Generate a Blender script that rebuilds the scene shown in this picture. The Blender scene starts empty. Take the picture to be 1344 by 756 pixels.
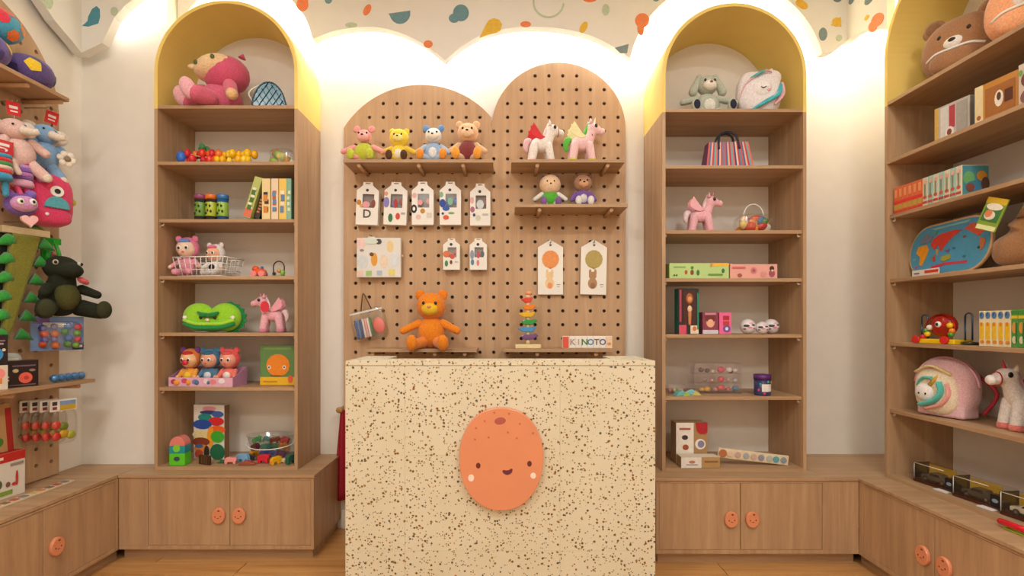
import bpy, bmesh, math, random
from mathutils import Vector, Matrix, Euler
random.seed(7)
PI = math.pi
COL = bpy.context.scene.collection

# ------------------------------------------------------------ camera, world, exposure
F, VX, VY, CH = 663.0, 665.0, 425.0, 1.22        # focal length in px, vanishing point, camera height
cam_d = bpy.data.cameras.new('camera'); cam = bpy.data.objects.new('camera', cam_d); COL.objects.link(cam)
cam.location = (0, 0, CH); cam.rotation_euler = (PI/2, 0, 0)
cam_d.sensor_width = 36; cam_d.lens = 36*F/1344; cam_d.shift_x = (672-VX)/1344; cam_d.shift_y = (VY-378)/1344
cam_d.clip_start = 0.02
sc = bpy.context.scene; sc.camera = cam
sc.view_settings.view_transform = 'Standard'; sc.view_settings.look = 'None'
sc.view_settings.gamma = 1.0; sc.view_settings.use_curve_mapping = False
sc.view_settings.exposure = 0.17
w = bpy.data.worlds.new('world'); sc.world = w; w.use_nodes = True
w.node_tree.nodes['Background'].inputs[0].default_value = (1.0, .93, .83, 1); w.node_tree.nodes['Background'].inputs[1].default_value = .05
LED_POWER = 115.0          # emission of the strips behind the fascia
FILL_W = 25.0            # each added fill panel under the ceiling
SPOT_W = 22.0             # each ceiling downlight
WARM = (1.0, .99, .965)

def xat(px, d): return (px-VX)*d/F
def zat(py, d): return CH-(py-VY)*d/F
def P(px, py, d): return Vector((xat(px, d), d, zat(py, d)))
def don(px, x): return F*x/(px-VX)             # depth of a pixel column on the plane of constant x

# ------------------------------------------------------------ materials
def lin(h):
    if not isinstance(h, str): return tuple(h)+(1,)
    h = h.lstrip('#'); r = []
    for i in (0, 2, 4):
        c = int(h[i:i+2], 16)/255
        r.append(c/12.92 if c <= .04045 else ((c+.055)/1.055)**2.4)
    return tuple(r)+(1,)
_M = {}
def new_mat(name):
    m = bpy.data.materials.new(name); m.use_nodes = True
    nt = m.node_tree; return m, nt, nt.nodes['Principled BSDF']
def C(h, kind='matt'):
    """flat-coloured material with a little procedural grain; kind: matt, plush, gloss, paint, metal, clear, emit"""
    k = (h, kind)
    if k in _M: return _M[k]
    m, nt, b = new_mat('%s_%s' % (kind, h.lstrip('#')))
    N, L = nt.nodes, nt.links
    col = lin(h)
    if kind == 'clear':
        N.remove(b); out = N['Material Output']
        t = N.new('ShaderNodeBsdfTransparent'); t.inputs[0].default_value = tuple(.8+.2*c for c in col[:3])+(1,)
        g = N.new('ShaderNodeBsdfGlossy'); g.inputs['Roughness'].default_value = .12
        f = N.new('ShaderNodeFresnel'); f.inputs[0].default_value = 1.35
        a = N.new('ShaderNodeMath'); a.operation = 'ADD'; a.inputs[1].default_value = .06; L.new(f.outputs[0], a.inputs[0])
        mn = N.new('ShaderNodeMath'); mn.operation = 'MINIMUM'; mn.inputs[1].default_value = .2; L.new(a.outputs[0], mn.inputs[0])
        x = N.new('ShaderNodeMixShader'); L.new(mn.outputs[0], x.inputs[0]); L.new(t.outputs[0], x.inputs[1]); L.new(g.outputs[0], x.inputs[2])
        L.new(x.outputs[0], out.inputs[0]); _M[k] = m; return m
    if kind == 'emit':
        b.inputs['Base Color'].default_value = (.9, .9, .9, 1); b.inputs['Emission Color'].default_value = col
        b.inputs['Emission Strength'].default_value = LED_POWER; _M[k] = m; return m
    tc = N.new('ShaderNodeTexCoord'); nz = N.new('ShaderNodeTexNoise')
    nz.inputs['Scale'].default_value = {'plush': 160, 'matt': 60, 'gloss': 8, 'paint': 12, 'metal': 30}[kind]
    nz.inputs['Detail'].default_value = 3
    L.new(tc.outputs['Object'], nz.inputs['Vector'])
    amt = {'plush': .2, 'matt': .08, 'gloss': .03, 'paint': .02, 'metal': .05}[kind]
    r = N.new('ShaderNodeMapRange'); r.inputs[1].default_value = .3; r.inputs[2].default_value = .7
    r.inputs[3].default_value = 1-amt; r.inputs[4].default_value = 1+amt*.5
    L.new(nz.outputs[0], r.inputs[0])
    mx = N.new('ShaderNodeVectorMath'); mx.operation = 'SCALE'; mx.inputs[0].default_value = col[:3]
    L.new(r.outputs[0], mx.inputs['Scale']); L.new(mx.outputs[0], b.inputs['Base Color'])
    b.inputs['Roughness'].default_value = {'plush': .95, 'matt': .6, 'gloss': .22, 'paint': .7, 'metal': .3}[kind]
    if kind == 'metal': b.inputs['Metallic'].default_value = 1
    if kind == 'plush':
        bp = N.new('ShaderNodeBump'); bp.inputs['Strength'].default_value = .5; bp.inputs['Distance'].default_value = .004
        L.new(nz.outputs[0], bp.inputs['Height']); L.new(bp.outputs[0], b.inputs['Normal'])
        b.inputs['Sheen Weight'].default_value = .3 if max(col[:3]) > .15 else 0; b.inputs['Sheen Roughness'].default_value = .5
    _M[k] = m; return m
def wood(name, base, dark, axis, rough=.5):
    """oak laminate; grain runs along the given object axis"""
    m, nt, b = new_mat(name); N, L = nt.nodes, nt.links
    tc = N.new('ShaderNodeTexCoord'); oi = N.new('ShaderNodeObjectInfo')
    mp = N.new('ShaderNodeMapping'); s = [26, 26, 26]; s['xyz'.index(axis)] = 1.5
    mp.inputs['Scale'].default_value = s; L.new(tc.outputs['Object'], mp.inputs['Vector'])
    ad = N.new('ShaderNodeVectorMath'); ad.operation = 'ADD'; L.new(mp.outputs[0], ad.inputs[0])
    sc_ = N.new('ShaderNodeMath'); sc_.operation = 'MULTIPLY'; sc_.inputs[1].default_value = 40; L.new(oi.outputs['Random'], sc_.inputs[0])
    L.new(sc_.outputs[0], ad.inputs[1])
    n1 = N.new('ShaderNodeTexNoise'); n1.inputs['Scale'].default_value = 1.0; n1.inputs['Detail'].default_value = 5; n1.inputs['Distortion'].default_value = .6
    L.new(ad.outputs[0], n1.inputs['Vector'])
    n2 = N.new('ShaderNodeTexNoise'); n2.inputs['Scale'].default_value = 7.0; n2.inputs['Detail'].default_value = 2
    L.new(ad.outputs[0], n2.inputs['Vector'])
    mm = N.new('ShaderNodeMath'); mm.operation = 'MULTIPLY_ADD'; mm.inputs[1].default_value = .35; L.new(n2.outputs[0], mm.inputs[0]); L.new(n1.outputs[0], mm.inputs[2])
    cr = N.new('ShaderNodeValToRGB'); cr.color_ramp.elements[0].position = .42; cr.color_ramp.elements[1].position = .95
    cr.color_ramp.elements[0].color = lin(dark); cr.color_ramp.elements[1].color = lin(base)
    L.new(mm.outputs[0], cr.inputs[0]); L.new(cr.outputs[0], b.inputs['Base Color'])
    bp = N.new('ShaderNodeBump'); bp.inputs['Strength'].default_value = .12; bp.inputs['Distance'].default_value = .001
    L.new(n2.outputs[0], bp.inputs['Height']); L.new(bp.outputs[0], b.inputs['Normal'])
    b.inputs['Roughness'].default_value = rough
    return m
OAK, OAKD = '#c3a079', '#a68361'
WZ = wood('oak_vertical', OAK, OAKD, 'z'); WX = wood('oak_lengthwise', OAK, OAKD, 'x'); WY = wood('oak_crosswise', OAK, OAKD, 'y')
WP = wood('pegboard_ply', '#cda983', '#b99570', 'z', .6)
FLOORW = wood('floor_oak', '#d7a468', '#b07c45', 'x', .32)
WALLM = C('#f1ebe0', 'paint'); CEIL = C('#f5f1e8', 'paint'); WHITE = C('#f2ede3', 'paint')
YEL = C('#f3d676', 'paint'); BACKP = C('#f0e8dc', 'paint')
ORANGE = C('#e09068', 'gloss')
def terrazzo():
    m, nt, b = new_mat('terrazzo'); N, L = nt.nodes, nt.links
    tc = N.new('ShaderNodeTexCoord'); prev = None
    base = N.new('ShaderNodeTexNoise'); base.inputs['Scale'].default_value = 5; L.new(tc.outputs['Object'], base.inputs['Vector'])
    cr0 = N.new('ShaderNodeValToRGB'); cr0.color_ramp.elements[0].color = lin('#d5cbab'); cr0.color_ramp.elements[1].color = lin('#e0d8c0')
    L.new(base.outputs[0], cr0.inputs[0]); cur = cr0.outputs[0]
    for sc_, th, keep, cols in ((78, .30, .36, ('#7c5226', '#6a5430', '#9a6c28', '#5a5640')), (125, .30, .40, ('#7c6a48', '#946c38', '#6c5c3a', '#a88444')), (46, .15, .15, ('#74501f', '#60502e', '#8f6a2a', '#625c42'))):
        ns = N.new('ShaderNodeTexNoise'); ns.inputs['Scale'].default_value = sc_*1.3
        L.new(tc.outputs['Object'], ns.inputs['Vector'])
        mxv = N.new('ShaderNodeVectorMath'); mxv.operation = 'MULTIPLY_ADD'; mxv.inputs[1].default_value = (.35/sc_,)*3
        L.new(ns.outputs['Color'], mxv.inputs[0]); L.new(tc.outputs['Object'], mxv.inputs[2])
        v = N.new('ShaderNodeTexVoronoi'); v.inputs['Scale'].default_value = sc_; L.new(mxv.outputs[0], v.inputs['Vector'])
        sp = N.new('ShaderNodeSeparateColor'); L.new(v.outputs['Color'], sp.inputs[0])
        szr = N.new('ShaderNodeMath'); szr.operation = 'MULTIPLY_ADD'; szr.inputs[1].default_value = th; szr.inputs[2].default_value = th*.4; L.new(sp.outputs[1], szr.inputs[0])
        a = N.new('ShaderNodeMath'); a.operation = 'LESS_THAN'; L.new(v.outputs['Distance'], a.inputs[0]); L.new(szr.outputs[0], a.inputs[1])
        k = N.new('ShaderNodeMath'); k.operation = 'LESS_THAN'; k.inputs[1].default_value = keep; L.new(sp.outputs[0], k.inputs[0])
        f = N.new('ShaderNodeMath'); f.operation = 'MULTIPLY'; L.new(a.outputs[0], f.inputs[0]); L.new(k.outputs[0], f.inputs[1])
        cr = N.new('ShaderNodeValToRGB'); cr.color_ramp.interpolation = 'CONSTANT'
        cr.color_ramp.elements[0].color = lin(cols[0]); cr.color_ramp.elements[1].position = .3; cr.color_ramp.elements[1].color = lin(cols[1])
        for i, q in ((2, .55), (3, .8)):
            e = cr.color_ramp.elements.new(q); e.color = lin(cols[i])
        L.new(sp.outputs[2], cr.inputs[0])
        mx = N.new('ShaderNodeMix'); mx.data_type = 'RGBA'; L.new(f.outputs[0], mx.inputs[0]); L.new(cur, mx.inputs[6]); L.new(cr.outputs[0], mx.inputs[7])
        cur = mx.outputs[2]
    L.new(cur, b.inputs['Base Color']); b.inputs['Roughness'].default_value = .42
    return m
TERR = terrazzo()

# ------------------------------------------------------------ mesh builder
def mcol(c, kind='matt'): return C(c, kind) if isinstance(c, str) else c
class MB:
    def __init__(s, mat='#cccccc', kind='matt'):
        s.v, s.f, s.sm, s.mi, s.mats = [], [], [], [], []
        s.T = Matrix.Identity(4); s.m(mat, kind)
    def m(s, c, kind='matt'):
        mt = mcol(c, kind)
        if mt not in s.mats: s.mats.append(mt)
        s.cur = s.mats.index(mt); return s
    def t(s, loc=(0, 0, 0), rot=(0, 0, 0), scl=(1, 1, 1)):
        s.T = Matrix.LocRotScale(Vector(loc), Euler(rot), Vector(scl)); return s
    def add(s, vs, fs, smooth=False):
        n = len(s.v); T = s.T
        s.v += [tuple(T @ Vector(v)) for v in vs]
        for f in fs:
            s.f.append(tuple(n+i for i in f)); s.sm.append(smooth); s.mi.append(s.cur)
        return s
    def box(s, c, d, rot=None):
        x, y, z = d[0]/2, d[1]/2, d[2]/2
        vs = [Vector((a*x, b*y, e*z)) for a in (-1, 1) for b in (-1, 1) for e in (-1, 1)]
        R = Euler(rot).to_matrix() if rot else Matrix.Identity(3)
        return s.add([R @ v + Vector(c) for v in vs], [(0, 1, 3, 2), (4, 6, 7, 5), (0, 4, 5, 1), (2, 3, 7, 6), (0, 2, 6, 4), (1, 5, 7, 3)])
    def bb(s, x0, x1, y0, y1, z0, z1):
        return s.box(((x0+x1)/2, (y0+y1)/2, (z0+z1)/2), (x1-x0, y1-y0, z1-z0))
    def ell(s, c, r, rot=None, seg=18, rings=11, e1=1.0, e2=1.0):
        if not isinstance(r, (tuple, list)): r = (r, r, r)
        R = Euler(rot).to_matrix() if rot else Matrix.Identity(3); c = Vector(c)
        pw = lambda a, e: math.copysign(abs(a)**e, a)
        vs = [c+R @ Vector((0, 0, -r[2]))]
        for i in range(1, rings):
            ph = -PI/2+PI*i/rings
            for j in range(seg):
                th = 2*PI*j/seg
                vs.append(c+R @ Vector((r[0]*pw(math.cos(ph), e1)*pw(math.cos(th), e2), r[1]*pw(math.cos(ph), e1)*pw(math.sin(th), e2), r[2]*pw(math.sin(ph), e1))))
        vs.append(c+R @ Vector((0, 0, r[2]))); top = len(vs)-1
        fs = [(0, 1+(j+1) % seg, 1+j) for j in range(seg)]
        for i in range(rings-2):
            a = 1+i*seg
            fs += [(a+j, a+(j+1) % seg, a+seg+(j+1) % seg, a+seg+j) for j in range(seg)]
        a = 1+(rings-2)*seg
        fs += [(a+j, a+(j+1) % seg, top) for j in range(seg)]
        return s.add(vs, fs, True)
    def tube(s, pts, r, seg=8, closed=False, caps=True, smooth=True, flat=1.0):
        pts = [Vector(p) for p in pts]; n = len(pts)
        rs = list(r) if isinstance(r, (list, tuple)) else [r]*n
        vs = []; prev = None
        for i, p in enumerate(pts):
            if closed: d = pts[(i+1) % n]-pts[i-1]
            else: d = pts[min(i+1, n-1)]-pts[max(i-1, 0)]
            d = d.normalized() if d.length > 1e-9 else Vector((0, 0, 1))
            if prev is None:
                u = d.cross(Vector((0, 0, 1)))
                if u.length < .05: u = d.cross(Vector((0, 1, 0)))
            else: u = prev-d*prev.dot(d)
            u.normalize(); prev = u; q = d.cross(u)
            for j in range(seg):
                a = 2*PI*j/seg; vs.append(p+(u*math.cos(a)+q*math.sin(a)*flat)*rs[i])
        fs = []
        for i in range(n if closed else n-1):
            a, b = i*seg, ((i+1) % n)*seg
            fs += [(a+j, a+(j+1) % seg, b+(j+1) % seg, b+j) for j in range(seg)]
        s.add(vs, fs, smooth)
        if caps and not closed:
            k = len(s.v)-len(vs)
            for base in (0, (n-1)*seg):
                s.f.append(tuple(k+base+j for j in range(seg))); s.sm.append(False); s.mi.append(s.cur)
        return s
    def cyl(s, a, b, r0, r1=None, seg=18): return s.tube([a, b], [r0, r0 if r1 is None else r1], seg)
    def cap(s, a, b, r0, r1=None, seg=14):
        """tapered capsule with round ends"""
        a, b = Vector(a), Vector(b); r1 = r0 if r1 is None else r1; d = (b-a).normalized(); pts, rs = [], []
        for k in range(5):
            t = PI/2*k/5; pts.append(a-d*r0*math.cos(t)); rs.append(max(r0*math.sin(t), r0*.02))
        for k in range(4): pts.append(a.lerp(b, k/3)); rs.append(r0+(r1-r0)*k/3)
        for k in range(4, -1, -1):
            t = PI/2*k/5; pts.append(b+d*r1*math.cos(t)); rs.append(max(r1*math.sin(t), r1*.02))
        return s.tube(pts, rs, seg)
    def lathe(s, prof, c=(0, 0, 0), seg=24, smooth=True):
        c = Vector(c); vs = []
        for r, z in prof:
            for j in range(seg):
                a = 2*PI*j/seg; vs.append(c+Vector((r*math.cos(a), r*math.sin(a), z)))
        fs = []
        for i in range(len(prof)-1):
            fs += [(i*seg+j, i*seg+(j+1) % seg, (i+1)*seg+(j+1) % seg, (i+1)*seg+j) for j in range(seg)]
        s.add(vs, fs, smooth)
        k = len(s.v)-len(vs)
        for base, (r, z) in ((0, prof[0]), ((len(prof)-1)*seg, prof[-1])):
            if r > 1e-5: s.f.append(tuple(k+base+j for j in range(seg))); s.sm.append(False); s.mi.append(s.cur)
        return s
    def prism(s, poly, y0, y1, smooth=False):
        """polygon in x,z extruded along y"""
        n = len(poly)
        ar = sum(poly[i][0]*poly[(i+1) % n][1]-poly[(i+1) % n][0]*poly[i][1] for i in range(n))
        if ar < 0: poly = poly[::-1]
        vs = [(x, y0, z) for x, z in poly]+[(x, y1, z) for x, z in poly]
        s.add(vs, [tuple(range(n)), tuple(range(2*n-1, n-1, -1))])
        k = len(s.v)-2*n
        for i in range(n):
            j = (i+1) % n; s.f.append((k+i, k+n+i, k+n+j, k+j)); s.sm.append(smooth); s.mi.append(s.cur)
        return s
    def disc(s, c, rx, rz, y0, y1, rot=0, seg=20, a0=0, a1=2*PI):
        full = abs(a1-a0-2*PI) < 1e-6; n = seg if full else seg+1; cr, sr = math.cos(rot), math.sin(rot); pl = []
        for i in range(n):
            a = a0+(a1-a0)*i/seg; x, z = rx*math.cos(a), rz*math.sin(a)
            pl.append((c[0]+x*cr-z*sr, c[1]+x*sr+z*cr))
        return s.prism(pl, y0, y1)
    def rect(s, x, z, w_, h_, y, th=.0008): return s.bb(x-w_/2, x+w_/2, y-th, y, z-h_/2, z+h_/2)
    def dot(s, x, z, rx, rz, y, th=.0008, rot=0): return s.disc((x, z), rx, rz, y-th, y, rot, 14)
    def curve(s, loops, y0, y1):
        """filled 2D outline with holes; first loop outer; x,z plane extruded along y"""
        cu = bpy.data.curves.new('t', 'CURVE'); cu.dimensions = '2D'; cu.fill_mode = 'BOTH'; cu.extrude = (y1-y0)/2
        for lp in loops:
            sp = cu.splines.new('POLY'); sp.points.add(len(lp)-1); sp.use_cyclic_u = True
            for p, (x, z) in zip(sp.points, lp): p.co = (x, z, 0, 1)
        return s._curve(cu, (y0+y1)/2)
    def text(s, string, x, z, size, y, th=.001):
        cu = bpy.data.curves.new('t', 'FONT'); cu.body = string; cu.size = size; cu.align_x = 'CENTER'; cu.align_y = 'CENTER'; cu.extrude = th/2; cu.offset = size*.02
        cu.resolution_u = 3; T = s.T; s.T = T @ Matrix.Translation((x, 0, z)); s._curve(cu, y-th/2); s.T = T; return s
    def _curve(s, cu, yc):
        o = bpy.data.objects.new('t', cu); me = bpy.data.meshes.new_from_object(o)
        vs = [(v.co.x, yc-v.co.z, v.co.y) for v in me.vertices]; fs = [tuple(p.vertices) for p in me.polygons]
        bpy.data.objects.remove(o); bpy.data.curves.remove(cu); bpy.data.meshes.remove(me)
        return s.add(vs, fs)
    def mesh(s, name):
        me = bpy.data.meshes.new(name); me.from_pydata(s.v, [], s.f)
        for mt in s.mats: me.materials.append(mt)
        me.polygons.foreach_set('material_index', s.mi); me.polygons.foreach_set('use_smooth', s.sm)
        bm = bmesh.new(); bm.from_mesh(me); bmesh.ops.recalc_face_normals(bm, faces=bm.faces); bm.to_mesh(me); bm.free()
        return me

# ------------------------------------------------------------ object helpers
def tag(o, label=None, cat=None, group=None, kind=None):
    if label: o['label'] = label
    if cat: o['category'] = cat
    if group: o['group'] = group
    if kind: o['kind'] = kind
    return o
def thing(name, label, cat, loc=(0, 0, 0), rz=0, group=None, rx=0, ry=0):
    o = bpy.data.objects.new(name, None); COL.objects.link(o); o.empty_display_size = .05
    o.location = loc; o.rotation_euler = (rx, ry, rz)
    return tag(o, label, cat, group)
def obj(name, mb, parent=None, bevel=0, remesh=0, world=False, label=None, loc=None, rz=0, segs=2):
    me = mb.mesh(name) if isinstance(mb, MB) else mb
    o = bpy.data.objects.new(name, me); COL.objects.link(o)
    if parent is not None:
        o.parent = parent
        if world:
            T = Matrix.Identity(4); q = parent
            while q is not None: T = q.matrix_basis @ T if q.parent is None else q.matrix_basis @ T; q = q.parent
            o.matrix_parent_inverse = T.inverted()
    if loc is not None: o.location = loc; o.rotation_euler = (0, 0, rz)
    if remesh:
        r = o.modifiers.new('remesh', 'REMESH'); r.mode = 'VOXEL'; r.voxel_size = remesh; r.use_smooth_shade = True
        q = o.modifiers.new('smooth', 'SMOOTH'); q.factor = .5; q.iterations = 4
    if bevel:
        b = o.modifiers.new('bevel', 'BEVEL'); b.width = bevel; b.segments = segs; b.limit_method = 'ANGLE'; b.angle_limit = math.radians(50)
    if label: o['label'] = label
    return o
def struct(name, mb, **k): return tag(obj(name, mb, **k), kind='structure')
def arc(cx, cz, r, a0, a1, n, rz=None):
    rz = r if rz is None else rz
    return [(cx+r*math.cos(a0+(a1-a0)*i/n), cz+rz*math.sin(a0+(a1-a0)*i/n)) for i in range(n+1)]
def ring(x, z, r, n=10): return [(x+r*math.cos(2*PI*i/n), z+r*math.sin(2*PI*i/n)) for i in range(n)]
def spline(pts, n=6):
    """Catmull-Rom through the points"""
    pts = [Vector(p) for p in pts]; out = []
    for i in range(len(pts)-1):
        a, b, c, d = pts[max(i-1, 0)], pts[i], pts[i+1], pts[min(i+2, len(pts)-1)]
        for k in range(n):
            t = k/n; out.append(.5*((2*b)+(c-a)*t+(2*a-5*b+4*c-d)*t*t+(3*b-a-3*c+d)*t**3))
    return out+[pts[-1]]

# ------------------------------------------------------------ room
XL, XR, YB, YJ, ZC, YF = -2.354, 2.27, 3.02, 2.797, 3.35, -2.6
fl = struct('floor', MB(C('#7a5630')).bb(XL-.1, XR+.1, YF-.1, YB+.1, -.08, -.008))
pm = MB(FLOORW).bb(0, 1.196, 0, .138, -.0079, 0).mesh('plank')
row = 0; y = YF
while y < YB:
    x = XL-.05-(row*.47 % 1.2)
    while x < XR:
        p = obj('plank', pm, fl)
        p.location = (x, y, 0); x += 1.2
    y += .14; row += 1
struct('ceiling', MB(CEIL).bb(XL-.1, XR+.1, YF-.1, YB+.1, ZC, ZC+.1))
struct('wall_left', MB(WALLM).bb(XL-.1, XL, YF, YB+.1, 0, ZC))
struct('wall_right', MB(WALLM).bb(XR, XR+.1, YF, YB+.1, 0, ZC))
struct('wall_back', MB(WALLM).bb(XL, XR, YB, YB+.1, 0, ZC))
struct('wall_front', MB(WALLM).bb(XL-.1, XR+.1, YF-.1, YF, 0, ZC))
struct('wall_corner', MB(WALLM).bb(XL, -1.881, YJ, YB, .442, ZC))
struct('baseboard_back', MB(WHITE).bb(-.985, .75, YB-.015, YB, 0, .11), bevel=.003)

# ------------------------------------------------------------ ceiling downlights and added fill panels (out of the frame, over the sales floor)
def fill_panel(x, y, label):  # unseen panel added for soft fill light
    t = thing('ceiling_lamp', label, 'lamp', (x, y, ZC-.03), group='added square fill panels')
    obj('frame', MB(WHITE).bb(-.31, .31, -.31, -.29, 0, .03).bb(-.31, .31, .29, .31, 0, .03).bb(-.31, -.29, -.29, .29, 0, .03).bb(.29, .31, -.29, .29, 0, .03), t)
    d = bpy.data.lights.new('panel_light', 'AREA'); d.energy = FILL_W; d.shape = 'SQUARE'; d.size = .56; d.color = WARM
    o = bpy.data.objects.new('panel_light', d); COL.objects.link(o); o.parent = t; o.location = (0, 0, .004)
for i, (x, y) in enumerate(((-1.1, .2), (1.1, .2), (-1.1, -1.4), (1.1, -1.4))):
    fill_panel(x, y, 'added square white fill lamp %s the camera over the %s of the shop' % (('just behind', 'far behind')[i//2], ('left half', 'right half')[i % 2]))
def downlight(x, y, tx, ty, tz, label):
    t = thing('ceiling_downlight', label, 'lamp', (x, y, ZC-.02), group='round ceiling downlights')
    obj('rim', MB(WHITE).lathe([(.045, 0), (.06, 0), (.06, .02), (.045, .02), (.045, 0)]), t)
    d = bpy.data.lights.new('spot', 'SPOT'); d.energy = SPOT_W; d.spot_size = math.radians(105); d.spot_blend = .9; d.shadow_soft_size = .045; d.color = WARM
    o = bpy.data.objects.new('spot', d); COL.objects.link(o); o.parent = t; o.location = (0, 0, -.004)
    v = Vector((tx-x, ty-y, tz-ZC)); o.rotation_euler = v.to_track_quat('-Z', 'Y').to_euler()
for x, y, a, n in ((-1.35, 1.55, (-1.5, 2.9, 1.4), 'facing the left bookcase'), (.05, 1.35, (0, 2.9, 1.4), 'facing the pegboard'), (1.35, 1.55, (1.5, 2.9, 1.4), 'facing the right bookcase'), (-1.3, .2, (-2.3, 2.2, 1.2), 'facing the left wall'), (1.2, .2, (2.2, 2.0, 1.2), 'facing the right wall')):
    downlight(x, y, *a, 'small round ceiling downlight '+n)

# ------------------------------------------------------------ scalloped fascia and light strips
FD, FB = 2.88, 2.935
def fp(px, py, d=FD): p = P(px, py, d); return (p.x, p.z)
arcL = arc(-1.495, 2.783, .391, PI-.12, -.0, 18)
low = [Vector((x, z, 0)) for x, z in [fp(410.5, 51), fp(437, 41), fp(467, 36), fp(497, 36), fp(525, 43), fp(555, 57), fp(584, 79)]]
low2 = [Vector((x, z, 0)) for x, z in [fp(584, 79), fp(607, 60), fp(633, 46), fp(668, 37), fp(703, 35), fp(740, 38), fp(776, 47), fp(805, 61), fp(828, 77)]]
cR = (xat(962, 2.66), 2.73); rR = .40
low3 = arc(1.256, 2.6245, .5606, PI-.2, .25, 26)
p_end = [Vector((x, z, 0)) for x, z in [fp(1080, 70), fp(1092, 68), fp(1104, 60), fp(1112, 53)]]
bottom = [a for a in arcL[:-1]]+[(v.x, v.y) for v in spline(low, 5)]+[(v.x, v.y) for v in spline(low2, 5)][1:]+low3+[(v.x, v.y) for v in spline(p_end, 4)]
bottom = [p for p in bottom]
poly = [(-1.878, ZC-.002)]+[(-1.878, bottom[0][1])]+bottom+[(1.94, bottom[-1][1]+.01), (1.94, ZC-.002)]
FASM = C('#f0efe9', 'paint')
fas = thing('scalloped_fascia', 'cream terrazzo-print fascia with a scalloped lower edge along the back wall', 'fascia', (0, FD, ZC-.002))
obj('panel', MB(FASM).curve([poly], FD, FB), fas, world=True)
SP = {'o': C('#f08a55'), 'b': C('#6f9aa6'), 'y': C('#ecc040'), 'g': C('#c3d6bb'), 'd': C('#7f9498')}
_sp = [0]
def spot(parent, col, poly):
    _sp[0] += 1; obj('terrazzo_spot', MB(SP[col]).prism(poly, FD-.0008-.0001*_sp[0], FD), parent, world=True)
def espot(col, px, py, rx, ry, rot=0, parent=None):
    c = fp(px, py); k = FD/F; pl = [(c[0]+(rx*math.cos(a)*math.cos(rot)-ry*math.sin(a)*math.sin(rot))*k, c[1]+(rx*math.cos(a)*math.sin(rot)+ry*math.sin(a)*math.cos(rot))*k) for a in [2*PI*i/18 for i in range(18)]]
    spot(parent or fas, col, pl)
def pspot(col, pts): spot(fas, col, [fp(*p) for p in pts])
espot('o', 397, 6, 8, 9); espot('o', 399, -3, 5, 10, .3); espot('b', 431, -1, 5, 6); espot('o', 482, 13, 4.5, 8, -.5); espot('g', 461, 33, 8, 3.5)
pspot('b', [(510, 18), (538.5, 14)]+[(525+14*math.cos(a), 16+15.5*math.sin(a)) for a in [PI*i/10 for i in range(1, 10)]][::1])
espot('b', 605, 17, 10.5, 11); espot('b', 596, 24, 7, 6)
pspot('y', [(629, 50), (638, 32), (641, 27), (648, 24), (655, 26), (659, 32), (657, 40), (652, 43), (640, 46)])
espot('o', 562, 58, 6, 5); espot('o', 690, 32, 7, 4)
pts = [fp(720+21*math.cos(a), 3+21*math.sin(a)) for a in [PI*(.02+1.15*i/16) for i in range(17)]]
pti = [fp(720+18.5*math.cos(a), 3+18.5*math.sin(a)) for a in [PI*(.02+1.15*i/16) for i in range(17)]]
spot(fas, 'g', pts+pti[::-1])
espot('y', 766, 36, 4.5, 8, -.5); espot('g', 795, 13, 5, 7.5); espot('o', 774, -1, 9, 4); espot('o', 843, 27, 9.5, 9.5); espot('o', 841, 38, 4.5, 9, .1)
pspot('d', [(807, 63), (825, 58), (823, 70), (814, 70)]); espot('b', 861, -3, 5, 5)
espot('d', 1080, 45, 5.5, 8.5); espot('y', 1098, 29, 6, 6); pspot('y', [(1090, 33), (1103, 22), (1104, 35)]); espot('g', 1101, 50, 4, 4)
espot('y', 1052, 6, 9, 5, -.55); espot('d', 1099, -2, 6, 5); espot('o', 700, -14, 9, 6); espot('b', 560, -16, 9, 7); espot('y', 480, -18, 8, 6)
# return piece on the right, running forward to the wall bookcase
def side_poly(x, pts):   # pixels on a plane of constant x -> (depth, z)
    r = []
    for px, py in pts: d = don(px, x); r.append((d, zat(py, d)))
    return r
def yzprism(mb, poly, x0, x1):
    n = len(poly); vs = [(x0, a, b) for a, b in poly]+[(x1, a, b) for a, b in poly]
    fs = [tuple(range(n)), tuple(range(2*n-1, n-1, -1))]+[(i, n+i, n+(i+1) % n, (i+1) % n) for i in range(n)]
    return mb.add(vs, fs)
rb = [v for v in side_poly(1.94, [(1112, 53), (1120, 46), (1132, 40.5), (1147, 38), (1160, 38.5), (1164, 39)])]
ret = thing('fascia_return', 'short cream terrazzo-print fascia return beside the right wall bookcase', 'fascia', (1.94, 2.8, ZC-.002))
obj('panel', yzprism(MB(FASM), [(2.935, ZC-.002), (2.935, bottom[-1][1]+.005)]+rb[0:]+[(rb[-1][0], ZC-.002)], 1.94, 1.98), ret, world=True)
def sspot(col, px, py, rx, ry, rot=0):
    d = don(px, 1.94); c = (d, zat(py, d)); k = d/F
    pl = [(c[0]+(rx*math.cos(a)*math.cos(rot)-ry*math.sin(a)*math.sin(rot))*k, c[1]+(rx*math.cos(a)*math.sin(rot)+ry*math.sin(a)*math.cos(rot))*k) for a in [2*PI*i/16 for i in range(16)]]
    _sp[0] += 1; obj('terrazzo_spot', yzprism(MB(SP[col]), pl, 1.9392-.0001*_sp[0], 1.94), ret, world=True)
sspot('o', 1152, 26, 12, 8, .5); sspot('o', 1146, 35, 9, 6, .8); sspot('y', 1138, 23, 4, 3); sspot('d', 1141, -1, 8, 6); sspot('d', 1118, 0, 5, 5)
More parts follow.
